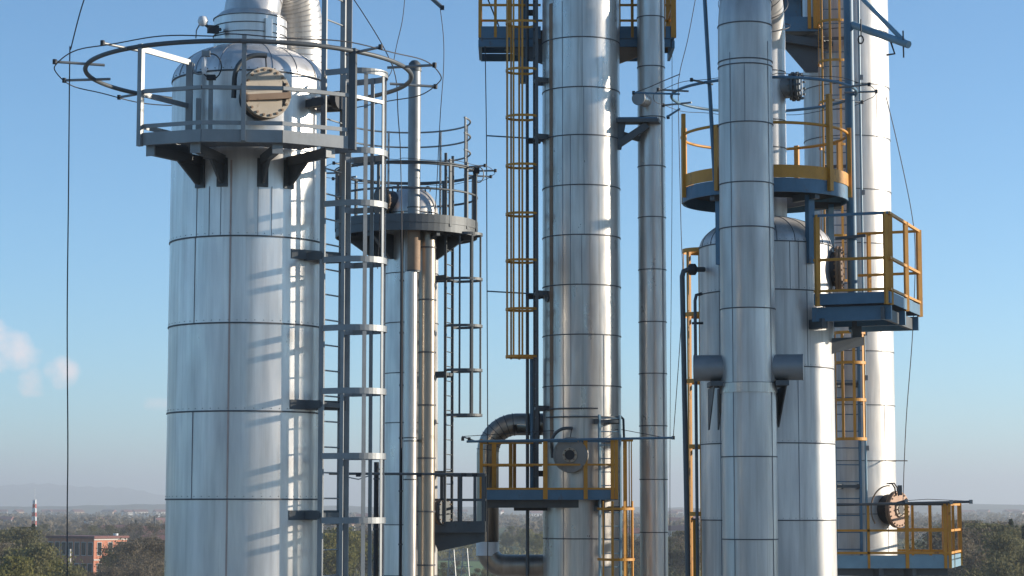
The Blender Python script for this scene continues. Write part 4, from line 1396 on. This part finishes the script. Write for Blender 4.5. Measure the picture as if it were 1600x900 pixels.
for f_ in (0.42, 0.7):
    p = G0.lerp(G1, f_)
    MB().bar(V(p.x, y6 + 0.05, zl['cb'] - 0.09), V(c6.x + (0.2 if f_ > .5 else -0.2), c6.y - r6 + 0.1, zl['cb'] - 0.09), 0.1, 0.18).build('bracket', M['steel'], p6)
MB().bar(V(xA, y6 + 0.3, zl['cb'] - 0.08), V(xB, y6 + 0.3, zl['cb'] - 0.08), 0.08, 0.14).build('under_beam', M['steel'], p6)
sp = thing('spray_pipe', 'long straight dark pipe along the top of the far right low railing', 'pipe', P(1303, 790, y6 - 0.1))
MB().tube([P(1303, 789, y6 - 0.12), P(1518, 784, y6 - 0.12)], 0.026, 8).build('pipe_run', M['steel'], sp)
for px, y in ((1517, 784), (1416, 783), (1486, 785)):
    MB().box(P(px, y, y6 - 0.12), (0.06, 0.06, 0.08)).build('clamp', M['galv'], sp)
MB().tube([P(1400, 787, y6), P(1418, 782, y6 - .1)], 0.03, 8).build('drip_arm', M['steel'], sp)
MB().tube([P(1418, 782, y6 - .1), P(1450, 780, y6 - .1), P(1516, 783, y6 - .1)], 0.006, 5).build('wire_loop', M['wire'], sp)

# ================================================================== two unseen columns, added outside the right edge to shade left column and front pipe
for xx, yy, rr0, top, lab in ((20.0, 30.07, 0.86, 31.6, 'plain silver column added out of view at right to shade the broad left column, nearer of two'), (20.0, 37.52, 0.95, 46.0, 'plain silver column added out of view at right to shade the thick front pipe, farther of two')):
    t = thing('distillation_column', lab, 'column', (xx, yy, 0), 'aluminium clad process columns')
    zz_ = [1.1 * i for i in range(1, int(top / 1.1))]
    shell_mb((xx, yy), rr0, 0, top, zz_, 64).lathe(head_prof(rr0, top, 0.4, 0.05, 8), (xx, yy, 0), 64).build('shell', M['clad'], t)
    seam_bands(t, (xx, yy), rr0, zz_[:24], 0.018)

# ================================================================== wires
def cable(label, pts, r=0.008):
    # smooth the path a little
    q = []
    for i in range(len(pts) - 1):
        p0 = pts[max(i - 1, 0)]
        p1, p2 = pts[i], pts[i + 1]
        p3 = pts[min(i + 2, len(pts) - 1)]
        for j in range(8):
            t_ = j / 8
            q.append(0.5 * ((2 * p1) + (p2 - p0) * t_ + (2 * p0 - 5 * p1 + 4 * p2 - p3) * t_ ** 2 + (3 * p1 - p0 - 3 * p2 + p3) * t_ ** 3))
    q.append(pts[-1])
    return tag(MB().tube(q, r, 6).build('grounding_wire', M['wire']), label, 'wire', 'grounding wires between the columns')


W1 = 28.0
cable('long wire hanging straight down in the open sky left of the broad column', [P(138, -20, W1), P(125, 20, W1), P(111, 75, W1), P(109, 90, W1), P(107, 300, W1), P(105, 500, W1), P(106, 700, W1), P(105, 830, W1), P(106, 1200, W1)], 0.0085)
cable('wire swinging down right of the left ladder past the capped vent pipe', [P(540, -20, 30), P(570, 25, 30), P(600, 75, 30), P(618, 120, 30), P(622, 180, 30.5), P(626, 250, 31), P(628, 420, 31), P(627, 700, 31)], 0.008)
cable('wire curving leftward from the top edge above the capped vent pipe', [P(634, -20, 30), P(629, 30, 30), P(620, 70, 30), P(612, 110, 30), P(602, 140, 30), P(598, 260, 30.5), P(590, 420, 31)], 0.006)
cable('wire dropping from the short dark beam between the slim and middle columns', [P(688, 14, 38), P(693, 60, 38), P(693, 110, 38), P(688, 180, 38), P(683, 280, 40), P(680, 330, 41)], 0.008)
cable('wire falling straight from the high blue and orange platform', [P(758, 72, 44.6), P(760, 214, 44.6), P(761, 456, 44.6), P(762, 700, 44.6), P(762, 1000, 44.6)], 0.010)
cable('slack wire between the riser pipe and the round blue platform', [P(1090, -20, 40), P(1075, 60, 40), P(1062, 115, 40), P(1060, 160, 40), P(1064, 350, 40), P(1066, 470, 40), P(1052, 684, 43)], 0.008)
cable('thin straight wire right beside the slim riser pipe', [P(1050, 68, 46), P(1050, 300, 46), P(1047, 680, 46), P(1047, 1000, 46)], 0.006)
cable('wire strung down the open sky right of the far right column', [P(1384, 150, 44.5), P(1400, 215, 44.5), P(1424, 330, 44.5), P(1430, 400, 44.5), P(1426, 520, 44.5), P(1417, 640, 44.5), P(1413, 720, 44.4), P(1411, 785, 44.3)], 0.0095)
cable('slack wire from the ring pipe across to the slim riser pipe', [P(988, 146, 43.8), P(1010, 138, 42), P(1040, 125, 39), P(1062, 116, 36.7)], 0.009)
sb = thing('support_beam', 'short dark beam end entering from the top edge right of the vent pipe', 'beam', P(675, 5, 38))
MB().bar(P(655, -20, 38.4), P(692, 13, 38), 0.05, 0.06).build('arm', M['steel'], sb)
MB().box(P(691, 12, 38), (0.07, 0.07, 0.07)).build('clamp', M['black'], sb)
for y0, y1, lab in ((145, 147, 'upper'), (183, 170, 'lower')):
    t = thing('standoff_rod', '%s dark rod reaching left from the ring pipe towards the slim riser pipe' % lab, 'rod', P(1060, y0, 37), 'rods holding the grounding wire')
    MB().tube([P(988, y0, 37.2) if lab == 'upper' else P(1042, y0, 37.2), P(1062, y1, 36.9)], 0.018, 6).build('rod', M['blue'], t)
    MB().box(P(990 if lab == 'upper' else 1044, y0, 37.2), (0.05, 0.05, 0.06)).build('clamp', M['black'], t)

# ================================================================== BACKGROUND
def ground_material():
    m, nt, b = mat_new('plain_ground')
    g = nt.nodes.new('ShaderNodeNewGeometry')
    mpn = nt.nodes.new('ShaderNodeMapping')
    mpn.inputs['Scale'].default_value = (0.0045, 0.0022, 0.0)
    nt.links.new(g.outputs['Position'], mpn.inputs['Vector'])
    vo = nt.nodes.new('ShaderNodeTexVoronoi')
    vo.inputs['Scale'].default_value = 1.0
    nt.links.new(mpn.outputs[0], vo.inputs['Vector'])
    s_ = nt.nodes.new('ShaderNodeSeparateColor')
    nt.links.new(vo.outputs['Color'], s_.inputs[0])
    fields = ramp(nt, s_.outputs[0], [(0.0, (0.06, 0.055, 0.03)), (0.35, (0.05, 0.07, 0.025)), (0.6, (0.085, 0.15, 0.035)), (0.8, (0.12, 0.10, 0.065)), (1.0, (0.07, 0.09, 0.03))])
    n1 = ramp(nt, noise(nt, 0.03, 6), [(0.3, (0.6, 0.6, 0.6)), (0.7, (1.25, 1.25, 1.2))])
    c = mixc(nt, 1.0, fields, n1, 'MULTIPLY')
    nt.links.new(c, b.inputs['Base Color'])
    b.inputs['Roughness'].default_value = 0.95
    b.inputs['Specular IOR Level'].default_value = 0.1
    return m


GR = 45000.0
gm = MB()
gm.add([(-GR, -GR, 0), (GR, -GR, 0), (GR, GR, 0), (-GR, GR, 0)], [(0, 1, 2, 3)])
struct(gm.build('ground', ground_material(), origin=(0, 0, 0)))
yard = MB().prism([(-140, -140), (140, -140), (140, 130), (-140, 130)], 0.004, 0.10)
struct(yard.build('plant_yard', M['concrete'], origin=(0, 0, 0)))

fgm, fgt, fgb = mat_new('green_field')
fgt.links.new(ramp(fgt, noise(fgt, 0.08, 5), [(0.3, (0.07, 0.13, 0.03)), (0.7, (0.12, 0.20, 0.05))]), fgb.inputs['Base Color'])
fgb.inputs['Roughness'].default_value = 0.95
fld = MB().add([(-26, 615, 0.02), (14, 600, 0.02), (18, 850, 0.02), (-34, 880, 0.02)], [(0, 1, 2, 3)])
struct(fld.build('green_field', fgm, origin=(0, 700, 0)))

# hills: two ridges
hm, hnt, hb = mat_new('hill_ground')
hc = ramp(hnt, noise(hnt, 0.004, 6), [(0.35, (0.035, 0.045, 0.025)), (0.6, (0.07, 0.08, 0.04)), (0.75, (0.12, 0.11, 0.07))])
hnt.links.new(hc, hb.inputs['Base Color'])
hb.inputs['Roughness'].default_value = 0.95


def ridge(y0, x0, x1, hfun, depth, n=160):
    mb = MB()
    vs, fs = [], []
    for i in range(n + 1):
        x = x0 + (x1 - x0) * i / n
        h = hfun(x)
        for k, (fy, fh) in enumerate(((0, -0.02), (0.25, 0.35), (0.5, 0.8), (0.7, 1.0), (1.0, -0.02))):
            vs.append((x, y0 + depth * fy + 120 * math.sin(i * 1.7 + k), h * fh * (1 + 0.05 * math.sin(i * 2.3 + k * 1.9)) - (2 if fh < 0 else 0)))
    for i in range(n):
        for k in range(4):
            a = i * 5 + k
            fs.append((a, a + 5, a + 6, a + 1))
    mb.add(vs, fs, True)
    return mb


def fbm(x, seed):
    return sum(math.sin(x * f + seed * (i + 1) * 1.7) * a for i, (f, a) in enumerate(((0.0011, 1.0), (0.0027, 0.5), (0.0061, 0.28), (0.013, 0.14))))


struct(ridge(5200, -3500, 3500, lambda x: 15 + 7 * max(-0.7, fbm(x, 1.3)) + (9 if x > 900 else 0), 1400).build('hills', hm, origin=(0, 5200, 0)))
struct(ridge(12500, -8000, -500, lambda x: max(6, 115 + 45 * fbm(x * 0.7, 2.6) - max(0, (x + 2600)) * 0.10), 3000).build('mountains', hm, origin=(0, 12500, 0)))


# trees
def tree_meshes(kind, seed, h, wid, leaf, n, mat_leaf):
    rnd = random.Random(seed)
    tb = MB()
    th = h * (0.45 if kind != 'conifer' else 0.9)
    tb.tube([(0, 0, 0), (0.1 * rnd.random(), 0.1, th * 0.5), (0.3 * rnd.uniform(-1, 1), 0, th)], h * 0.022, 7, r_end=h * 0.008)
    tips = []
    if kind != 'conifer':
        for i in range(11):
            a = 2 * PI * i / 11 + rnd.uniform(-.3, .3)
            z0 = th * rnd.uniform(0.45, 1.0)
            L = wid * rnd.uniform(0.5, 0.95)
            tip = V(math.cos(a) * L, math.sin(a) * L, min(h * 0.97, z0 + h * rnd.uniform(0.15, 0.5)))
            tb.tube([(0, 0, z0), (tip.x * 0.45, tip.y * 0.45, z0 + (tip.z - z0) * 0.6), tip], h * 0.009, 5, r_end=h * 0.003)
            tips.append(tip)
        tips += [V(rnd.uniform(-.2, .2) * wid, rnd.uniform(-.2, .2) * wid, h * 0.93) for _ in range(3)]
    cb_ = MB()
    vs, fs = [], []
    clumps = []
    if kind == 'conifer':
        for k in range(n):
            t_ = rnd.random() ** 0.8
            rr2 = wid * (1 - t_) * (0.75 + 0.35 * math.sin(t_ * 40)) * math.sqrt(rnd.random()) + 0.15
            a = rnd.uniform(0, 2 * PI)
            clumps.append(V(math.cos(a) * rr2, math.sin(a) * rr2, h * (0.08 + 0.92 * t_) - rr2 * 0.25))
    else:
        for k in range(n):
            tp = rnd.choice(tips)
            sp_ = wid * 0.30
            d = V(rnd.gauss(0, 1), rnd.gauss(0, 1), rnd.gauss(0, 0.8)) * sp_ * 0.62
            p = tp + d
            p.z = max(h * 0.14, min(h * 1.02, p.z))
            if rnd.random() < 0.25:
                p = tp * rnd.uniform(0.4, 1.0) + d * 0.6
                p.z = max(h * 0.2, p.z)
            clumps.append(p)
    for p in clumps:
        u = V(rnd.gauss(0, 1), rnd.gauss(0, 1), rnd.gauss(0, 1)).normalized()
        w = u.cross(V(rnd.gauss(0, 1), rnd.gauss(0, 1), rnd.gauss(0, 1))).normalized()
        s_ = leaf * rnd.uniform(0.5, 1.3)
        o = len(vs)
        vs += [p + u * s_, p + w * s_ * 0.6, p - u * s_, p - w * s_ * 0.6]
        fs.append((o, o + 1, o + 2, o + 3))
    cb_.add(vs, fs)
    return tb, cb_


def tree_proto(kind, seed, h, wid, leaf, n, leafmat, name, label, group):
    tb, cb_ = tree_meshes(kind, seed, h, wid, leaf, n, leafmat)
    t = thing(name, label, 'tree', (0, 0, 0), group)
    a = tb.build('trunk', M['bark'], t)
    b = cb_.build('crown', M[leafmat], t)
    return t


protos = {
    'olive': [tree_proto('round', i, 13, 5.2, 0.24, 6000, 'leaf_olive', 'olive_tree', 'olive-brown spring tree in the wooded belt beyond the columns', 'trees on the plain') for i in (1, 2, 3)],
    'brown': [tree_proto('round', i, 12.5, 4.4, 0.19, 5000, 'leaf_brown', 'bare_tree', 'bare brown twiggy tree in the wooded belt beyond the columns', 'trees on the plain') for i in (4, 5)],
    'spring': [tree_proto('round', 6, 10, 4.2, 0.22, 5000, 'leaf_spring', 'leafing_tree', 'yellow-green leafing tree in the wooded belt beyond the columns', 'trees on the plain')],
    'conifer': [tree_proto('conifer', 8, 17, 4.2, 0.32, 6000, 'leaf_dark', 'conifer_tree', 'dark green conifer among the trees beyond the columns', 'trees on the plain')],
}
used = set()


def place_tree(kind, x, y, h, label=None, wid=1.0):
    src = protos[kind][0] if label else random.choice(protos[kind])
    hh = {'olive': 13, 'brown': 12.5, 'spring': 10, 'conifer': 17}[kind]
    s_ = h / hh
    if src.name not in used:
        used.add(src.name)
        t = src
    else:
        t = src.copy()
        COL.objects.link(t)
        for ch in list(src.children):
            c = ch.copy()
            COL.objects.link(c)
            c.parent = t
    t['label'] = src['label'] if not label else label
    t.location = (x, y, 0)
    t.scale = (s_ * wid, s_ * wid, s_)
    t.rotation_euler = (0, 0, random.uniform(0, 6.28))
    if label:
        t['label'] = label
        if 'group' in t:
            del t['group']
    return t


def at_px(px, dist):
    return X(px, dist, 830)


def htop(ytop, dist):
    return H - (ytop - 790) * dist / F


rt_ = random.Random(11)
n_tree = 0
# near belt: left wood, gap, right wood
belts = [
    # px range, dist range, top row range, kinds, count
    ((-20, 60), (420, 520), (822, 850), ('olive', 'brown', 'olive'), 7),
    ((-20, 75), (340, 420), (850, 875), ('olive', 'spring', 'brown'), 8),
    ((60, 180), (400, 560), (884, 896), ('brown', 'olive', 'brown'), 12),
    ((186, 262), (420, 600), (842, 870), ('brown', 'brown', 'olive'), 12),
    ((-20, 270), (820, 1300), (818, 836), ('olive', 'brown', 'brown', 'olive'), 34),
    ((500, 610), (500, 900), (826, 850), ('olive', 'spring', 'brown'), 14),
    ((670, 860), (880, 1350), (822, 838), ('olive', 'brown', 'spring'), 20),
    ((660, 860), (560, 620), (872, 888), ('olive', 'brown'), 8),
    ((965, 1110), (560, 1200), (826, 846), ('brown', 'olive'), 18),
    ((1480, 1570), (360, 460), (818, 836), ('olive', 'brown', 'olive'), 9),
    ((1490, 1640), (330, 420), (835, 860), ('olive', 'olive', 'brown', 'spring'), 14),
    ((1480, 1640), (560, 1000), (812, 824), ('olive', 'brown'), 16),
]
for (p0, p1), (e0, e1), (h0, h1), kinds, cnt in belts:
    for i in range(cnt):
        dist = rt_.uniform(e0, e1)
        px = p0 + (p1 - p0) * (i + rt_.uniform(0.1, 0.9)) / cnt if e0 < 800 else rt_.uniform(p0, p1)
        h = max(5, htop(rt_.uniform(h0, h1), dist))
        place_tree(rt_.choice(kinds), at_px(px, dist), dist, h, wid=rt_.uniform(0.85, 1.15))
        n_tree += 1
place_tree('conifer', at_px(52, 500), 500, htop(819, 500), 'dark conifer standing tallest left of the brick building', 0.95)
place_tree('conifer', at_px(1580, 400), 400, htop(812, 400), 'dark conifer at the right edge above the olive trees', 0.8)
place_tree('conifer', at_px(1600, 380), 380, htop(822, 380), 'second dark conifer cut by the right edge of the picture', 0.8)
place_tree('conifer', at_px(212, 1200), 1200, htop(812, 1200), 'small far conifer just left of the broad column')

# far woods as one mass
rw = random.Random(5)
fw = MB()
vs, fs = [], []
for k in range(2600):
    dist = 1350 * (4200 / 1350) ** rw.random()
    x = rw.uniform(-0.27, 0.27) * dist
    if math.sin(x * 0.011 + dist * 0.003) + math.sin(dist * 0.009 + x * 0.004) < -0.5:
        continue
    h = rw.uniform(6, 12)
    w_ = rw.uniform(4, 9)
    for q in range(26):
        p = V(x + rw.gauss(0, 0.45) * w_, dist + rw.gauss(0, 0.45) * w_, h * rw.uniform(0.1, 1.0))
        u = V(rw.gauss(0, 1), rw.gauss(0, 1), rw.gauss(0, 1)).normalized()
        v_ = u.cross(V(rw.gauss(0, 1), rw.gauss(0, 1), rw.gauss(0, 1))).normalized()
        s_ = rw.uniform(0.9, 2.4)
        o = len(vs)
        vs += [p + u * s_, p + v_ * s_, p - u * s_, p - v_ * s_]
        fs.append((o, o + 1, o + 2, o + 3))
fw.add(vs, fs)
tag(fw.build('woods', M['leaf_brown'], origin=(0, 1400, 0)), 'brownish far-off woods across the plain', 'woods', None, 'stuff')
# undergrowth between the nearer trees
vs, fs = [], []
for k in range(16000):
    dist = 380 * (1300 / 380) ** rw.random()
    x = rw.uniform(-0.27, 0.27) * dist
    if -0.06 < x / dist < 0.03 and 600 < dist < 900:
        continue
    p = V(x, dist, rw.uniform(0, 2.6))
    u = V(rw.gauss(0, 1), rw.gauss(0, 1), rw.gauss(0, 1)).normalized()
    v_ = u.cross(V(rw.gauss(0, 1), rw.gauss(0, 1), rw.gauss(0, 1))).normalized()
    s_ = rw.uniform(0.6, 1.6)
    o = len(vs)
    vs += [p + u * s_, p + v_ * s_, p - u * s_, p - v_ * s_]
    fs.append((o, o + 1, o + 2, o + 3))
tag(MB().add(vs, fs).build('undergrowth', M['leaf_olive'], origin=(0, 800, 0)), 'low scrubby undergrowth between the trees', 'undergrowth', None, 'stuff')

# brick building
brick, bnt, bb_ = mat_new('brick')
bt = bnt.nodes.new('ShaderNodeTexBrick')
bt.inputs['Scale'].default_value = 1.5
bt.inputs['Color1'].default_value = (0.56, 0.17, 0.08, 1)
bt.inputs['Color2'].default_value = (0.46, 0.13, 0.06, 1)
bt.inputs['Mortar'].default_value = (0.35, 0.28, 0.22, 1)
bg = bnt.nodes.new('ShaderNodeNewGeometry')
bnt.links.new(bg.outputs['Position'], bt.inputs['Vector'])
bnt.links.new(bt.outputs[0], bb_.inputs['Base Color'])
bb_.inputs['Roughness'].default_value = 0.85
M['brick'] = brick
M['glass'] = paint('dark_glass', (0.02, 0.025, 0.03), 0.1)
M['roof_red'] = paint('red_roof', (0.20, 0.08, 0.07), 0.8)
M['wall_pale'] = paint('pale_render', (0.62, 0.58, 0.52), 0.85)
M['wall_ochre'] = paint('ochre_render', (0.5, 0.36, 0.24), 0.85)

BD = 640.0
c0 = V(at_px(147, BD), BD, 0)
hb_ = H - (841 - 790) * BD / F
ub = V(-0.80, 0.60, 0)
vb = V(0.60, 0.80, 0)
LB, WB = 20.0, 13.0
q = [c0, c0 + vb * WB, c0 + vb * WB + ub * LB, c0 + ub * LB]
bd = thing('brick_building', 'low orange brick building with dark windowed front among trees at lower left', 'building', (c0.x, c0.y, 0))
MB().prism([(p.x, p.y) for p in q], 0, hb_).build('wall', M['brick'], bd)
cen = (q[0] + q[2]) / 2
MB().prism([((p - cen) * 1.06 + cen)[:2] for p in q], hb_ + 0.01, hb_ + 0.7).build('roof', M['roof_red'], bd)
fl = hb_ / 2
for side, L, u, nrm in (('a', LB, ub, -vb), ('b', WB, vb, -ub)):
    cnt = 7 if side == 'a' else 3
    for r_ in range(2):
        for i in range(cnt):
            p = c0 + u * (L * (i + 0.5) / cnt)
            zc_ = fl * (r_ + 0.5) + 0.1
            wd = L / cnt * (0.72 if side == 'a' else 0.42)
            fm_ = MB().bar(at(p + nrm * 0.03 - u * wd / 2, zc_), at(p + nrm * 0.03 + u * wd / 2, zc_), 0.12, fl * 0.64).build('window', M['wall_pale'], bd)
            MB().bar(at(p + nrm * 0.07 - u * (wd / 2 - 0.15), zc_), at(p + nrm * 0.07 + u * (wd / 2 - 0.15), zc_), 0.10, fl * 0.64 - 0.3).build('pane', M['glass'], fm_)
MB().bar(at(c0 - ub * 0.1, fl), at(c0 + vb * WB - ub * 0.1, fl), 0.15, 0.35).build('string_course', M['wall_pale'], bd)
MB().bar(at(c0 - ub * 0.1, hb_ - 0.3), at(c0 + vb * WB - ub * 0.1, hb_ - 0.3), 0.15, 0.4).build('string_course', M['wall_pale'], bd)


# small houses of the far town
def house_proto(wallm, label):
    t = thing('house', label, 'house', (0, 0, 0), 'houses scattered over the plain')
    MB().box((0, 0, 3), (11, 8, 6)).build('wall', M[wallm], t)
    rf_ = MB()
    rf_.add([(-6, -4.6, 6), (6, -4.6, 6), (6, 4.6, 6), (-6, 4.6, 6), (-6, 0, 8.6), (6, 0, 8.6)], [(0, 1, 5, 4), (3, 4, 5, 2), (0, 4, 3), (1, 2, 5), (0, 3, 2, 1)])
    rf_.build('roof', M['roof_red'], t)
    for i in range(4):
        for k in range(2):
            MB().box((-3.9 + 2.6 * i, -4.02, 1.7 + k * 2.6), (1.0, 0.08, 1.4)).build('window', M['glass'], t)
    return t


hp_a = house_proto('wall_pale', 'white walled house seen tiny on the far plain')
hp_b = house_proto('wall_ochre', 'ochre walled house seen tiny on the far plain')
hused = set()
hspots = []
rh = random.Random(21)
for px, py in ((75, 789), (83, 788), (94, 794), (196, 791), (198, 804), (158, 819), (146, 820), (10, 818), (248, 821), (258, 827), (181, 836), (2, 790), (28, 789), (170, 791), (218, 791), (250, 791), (120, 791),
               (555, 826), (568, 812), (690, 802), (700, 806), (720, 803), (775, 800), (838, 806), (1050, 806), (1058, 800), (1090, 800), (1065, 820), (1075, 833), (1090, 828), (1086, 818), (1060, 838), (1095, 846), (992, 843), (1000, 812),
               (1537, 796), (1575, 799), (1582, 801), (1510, 804), (1592, 806), (225, 838), (235, 846), (247, 858)):
    hspots.append((px, py))
for px, py in hspots:
    base = max(py - 790 + 2.5, 9)
    dist = min(H * F / base, 4800) * 0.9
    src = hp_b if rh.random() < 0.3 else hp_a
    if src.name in hused:
        t = src.copy()
        COL.objects.link(t)
        for ch in list(src.children):
            c = ch.copy()
            COL.objects.link(c)
            c.parent = t
    else:
        hused.add(src.name)
        t = src
    k = 1.0 + dist / 5000
    t.scale = (k * rh.uniform(0.8, 1.5), k, k * 0.9)
    t.rotation_euler = (0, 0, rh.uniform(-0.9, 1.2))
    t.location = (at_px(px, dist), dist, H - (py - 790) * dist / F - 6.5 * k if dist > 2000 else 0)
    if t.location.z > 0 or dist > 2000:
        t.location.z = 0


# red and white mast and lattice pylons
def lattice(t, x, y, h, w0, w1, mats, n=10, r=0.12, z0=0.0):
    for i in range(n):
        a, b = i / n, (i + 1) / n
        wa, wb = w0 + (w1 - w0) * a ** 0.7, w0 + (w1 - w0) * b ** 0.7
        mb = MB()
        ca = [V(x + sx * wa / 2, y + sy * wa / 2, z0 + h * a) for sx, sy in ((-1, -1), (1, -1), (1, 1), (-1, 1))]
        cb2 = [V(x + sx * wb / 2, y + sy * wb / 2, z0 + h * b) for sx, sy in ((-1, -1), (1, -1), (1, 1), (-1, 1))]
        for k in range(4):
            mb.bar(ca[k], cb2[k], r, r)
            mb.bar(ca[k], cb2[(k + 1) % 4], r * 0.6, r * 0.6)
            mb.bar(ca[(k + 1) % 4], cb2[k], r * 0.6, r * 0.6)
            mb.bar(cb2[k], cb2[(k + 1) % 4], r * 0.6, r * 0.6)
        mb.build('section', M[mats[i % len(mats)]], t)


dm_ = 1500
xm = at_px(53, dm_)
t = thing('radio_mast', 'red and white striped mast rising above the horizon at lower left', 'mast', (xm, dm_, 0))
lattice(t, xm, dm_, H + 4, 3.4, 1.4, ('white', 'red'), 9, 0.55)
MB().tube([(xm, dm_, H + 4), (xm, dm_, H + 12)], 0.15, 6).build('antenna', M['white'], t)
for px, py, dist, lab in ((706, 858, 430, 'left of the two pale lattice pylons under the dark square platform'),
                          (727, 856, 450, 'right of the two pale lattice pylons under the dark square platform'),
                          (552, 822, 700, 'slim pale lattice pylon seen through the cage of the left ladder'),
                          (579, 818, 760, 'slim pale lattice pylon just right of the left ladder cage')):
    x = at_px(px, dist)
    h = htop(py, dist)
    t = thing('lattice_pylon', lab, 'pylon', (x, dist, 0), 'lattice pylons on the plain')
    lattice(t, x, dist, h, 3.6 if dist < 500 else 2.4, 0.8, ('galv',), 8, 0.13)
    for k in (0.72, 0.86, 0.98):
        MB().bar((x - 1.6, dist, h * k), (x + 1.6, dist, h * k), 0.12, 0.14).build('cross_arm', M['galv'], t)
for px, py, dist, lab in ((110, 857, 520, 'pale bare pole in front of the brick building'), (181, 833, 690, 'short white chimney pole right of the brick building'), (242, 806, 900, 'dark slim pole left of the broad column on the horizon')):
    x = at_px(px, dist)
    t = thing('utility_pole', lab, 'pole', (x, dist, 0), 'poles on the plain')
    MB().tube([(x, dist, 0), (x, dist, htop(py, dist))], 0.28 if px != 181 else 0.8, 8).build('pole', M['white' if px == 181 else 'wall_pale' if px == 110 else 'steel'], t)
    MB().box((x, dist, htop(py, dist) - 0.5), (1.6, 0.2, 0.2)).build('cross_arm', M['steel'], t)

# ------------------------------------------------------------------ haze
hz = MB().box((0, 8000, 139), (34000, 34000, 280))
hzm = bpy.data.materials.new('haze_air')
hzm.use_nodes = True
hn = hzm.node_tree
hn.nodes.clear()
ho = hn.nodes.new('ShaderNodeOutputMaterial')
hv = hn.nodes.new('ShaderNodeVolumePrincipled')
hv.inputs['Color'].default_value = (0.70, 0.735, 0.785, 1)
hv.inputs['Density'].default_value = 0.00018
hv.inputs['Anisotropy'].default_value = 0.2
hn.links.new(hv.outputs[0], ho.inputs['Volume'])
hzo = hz.build('haze', hzm, origin=(0, 8000, -1))
hzo['kind'] = 'stuff'
hzo['label'] = 'pale blue haze over the plain'
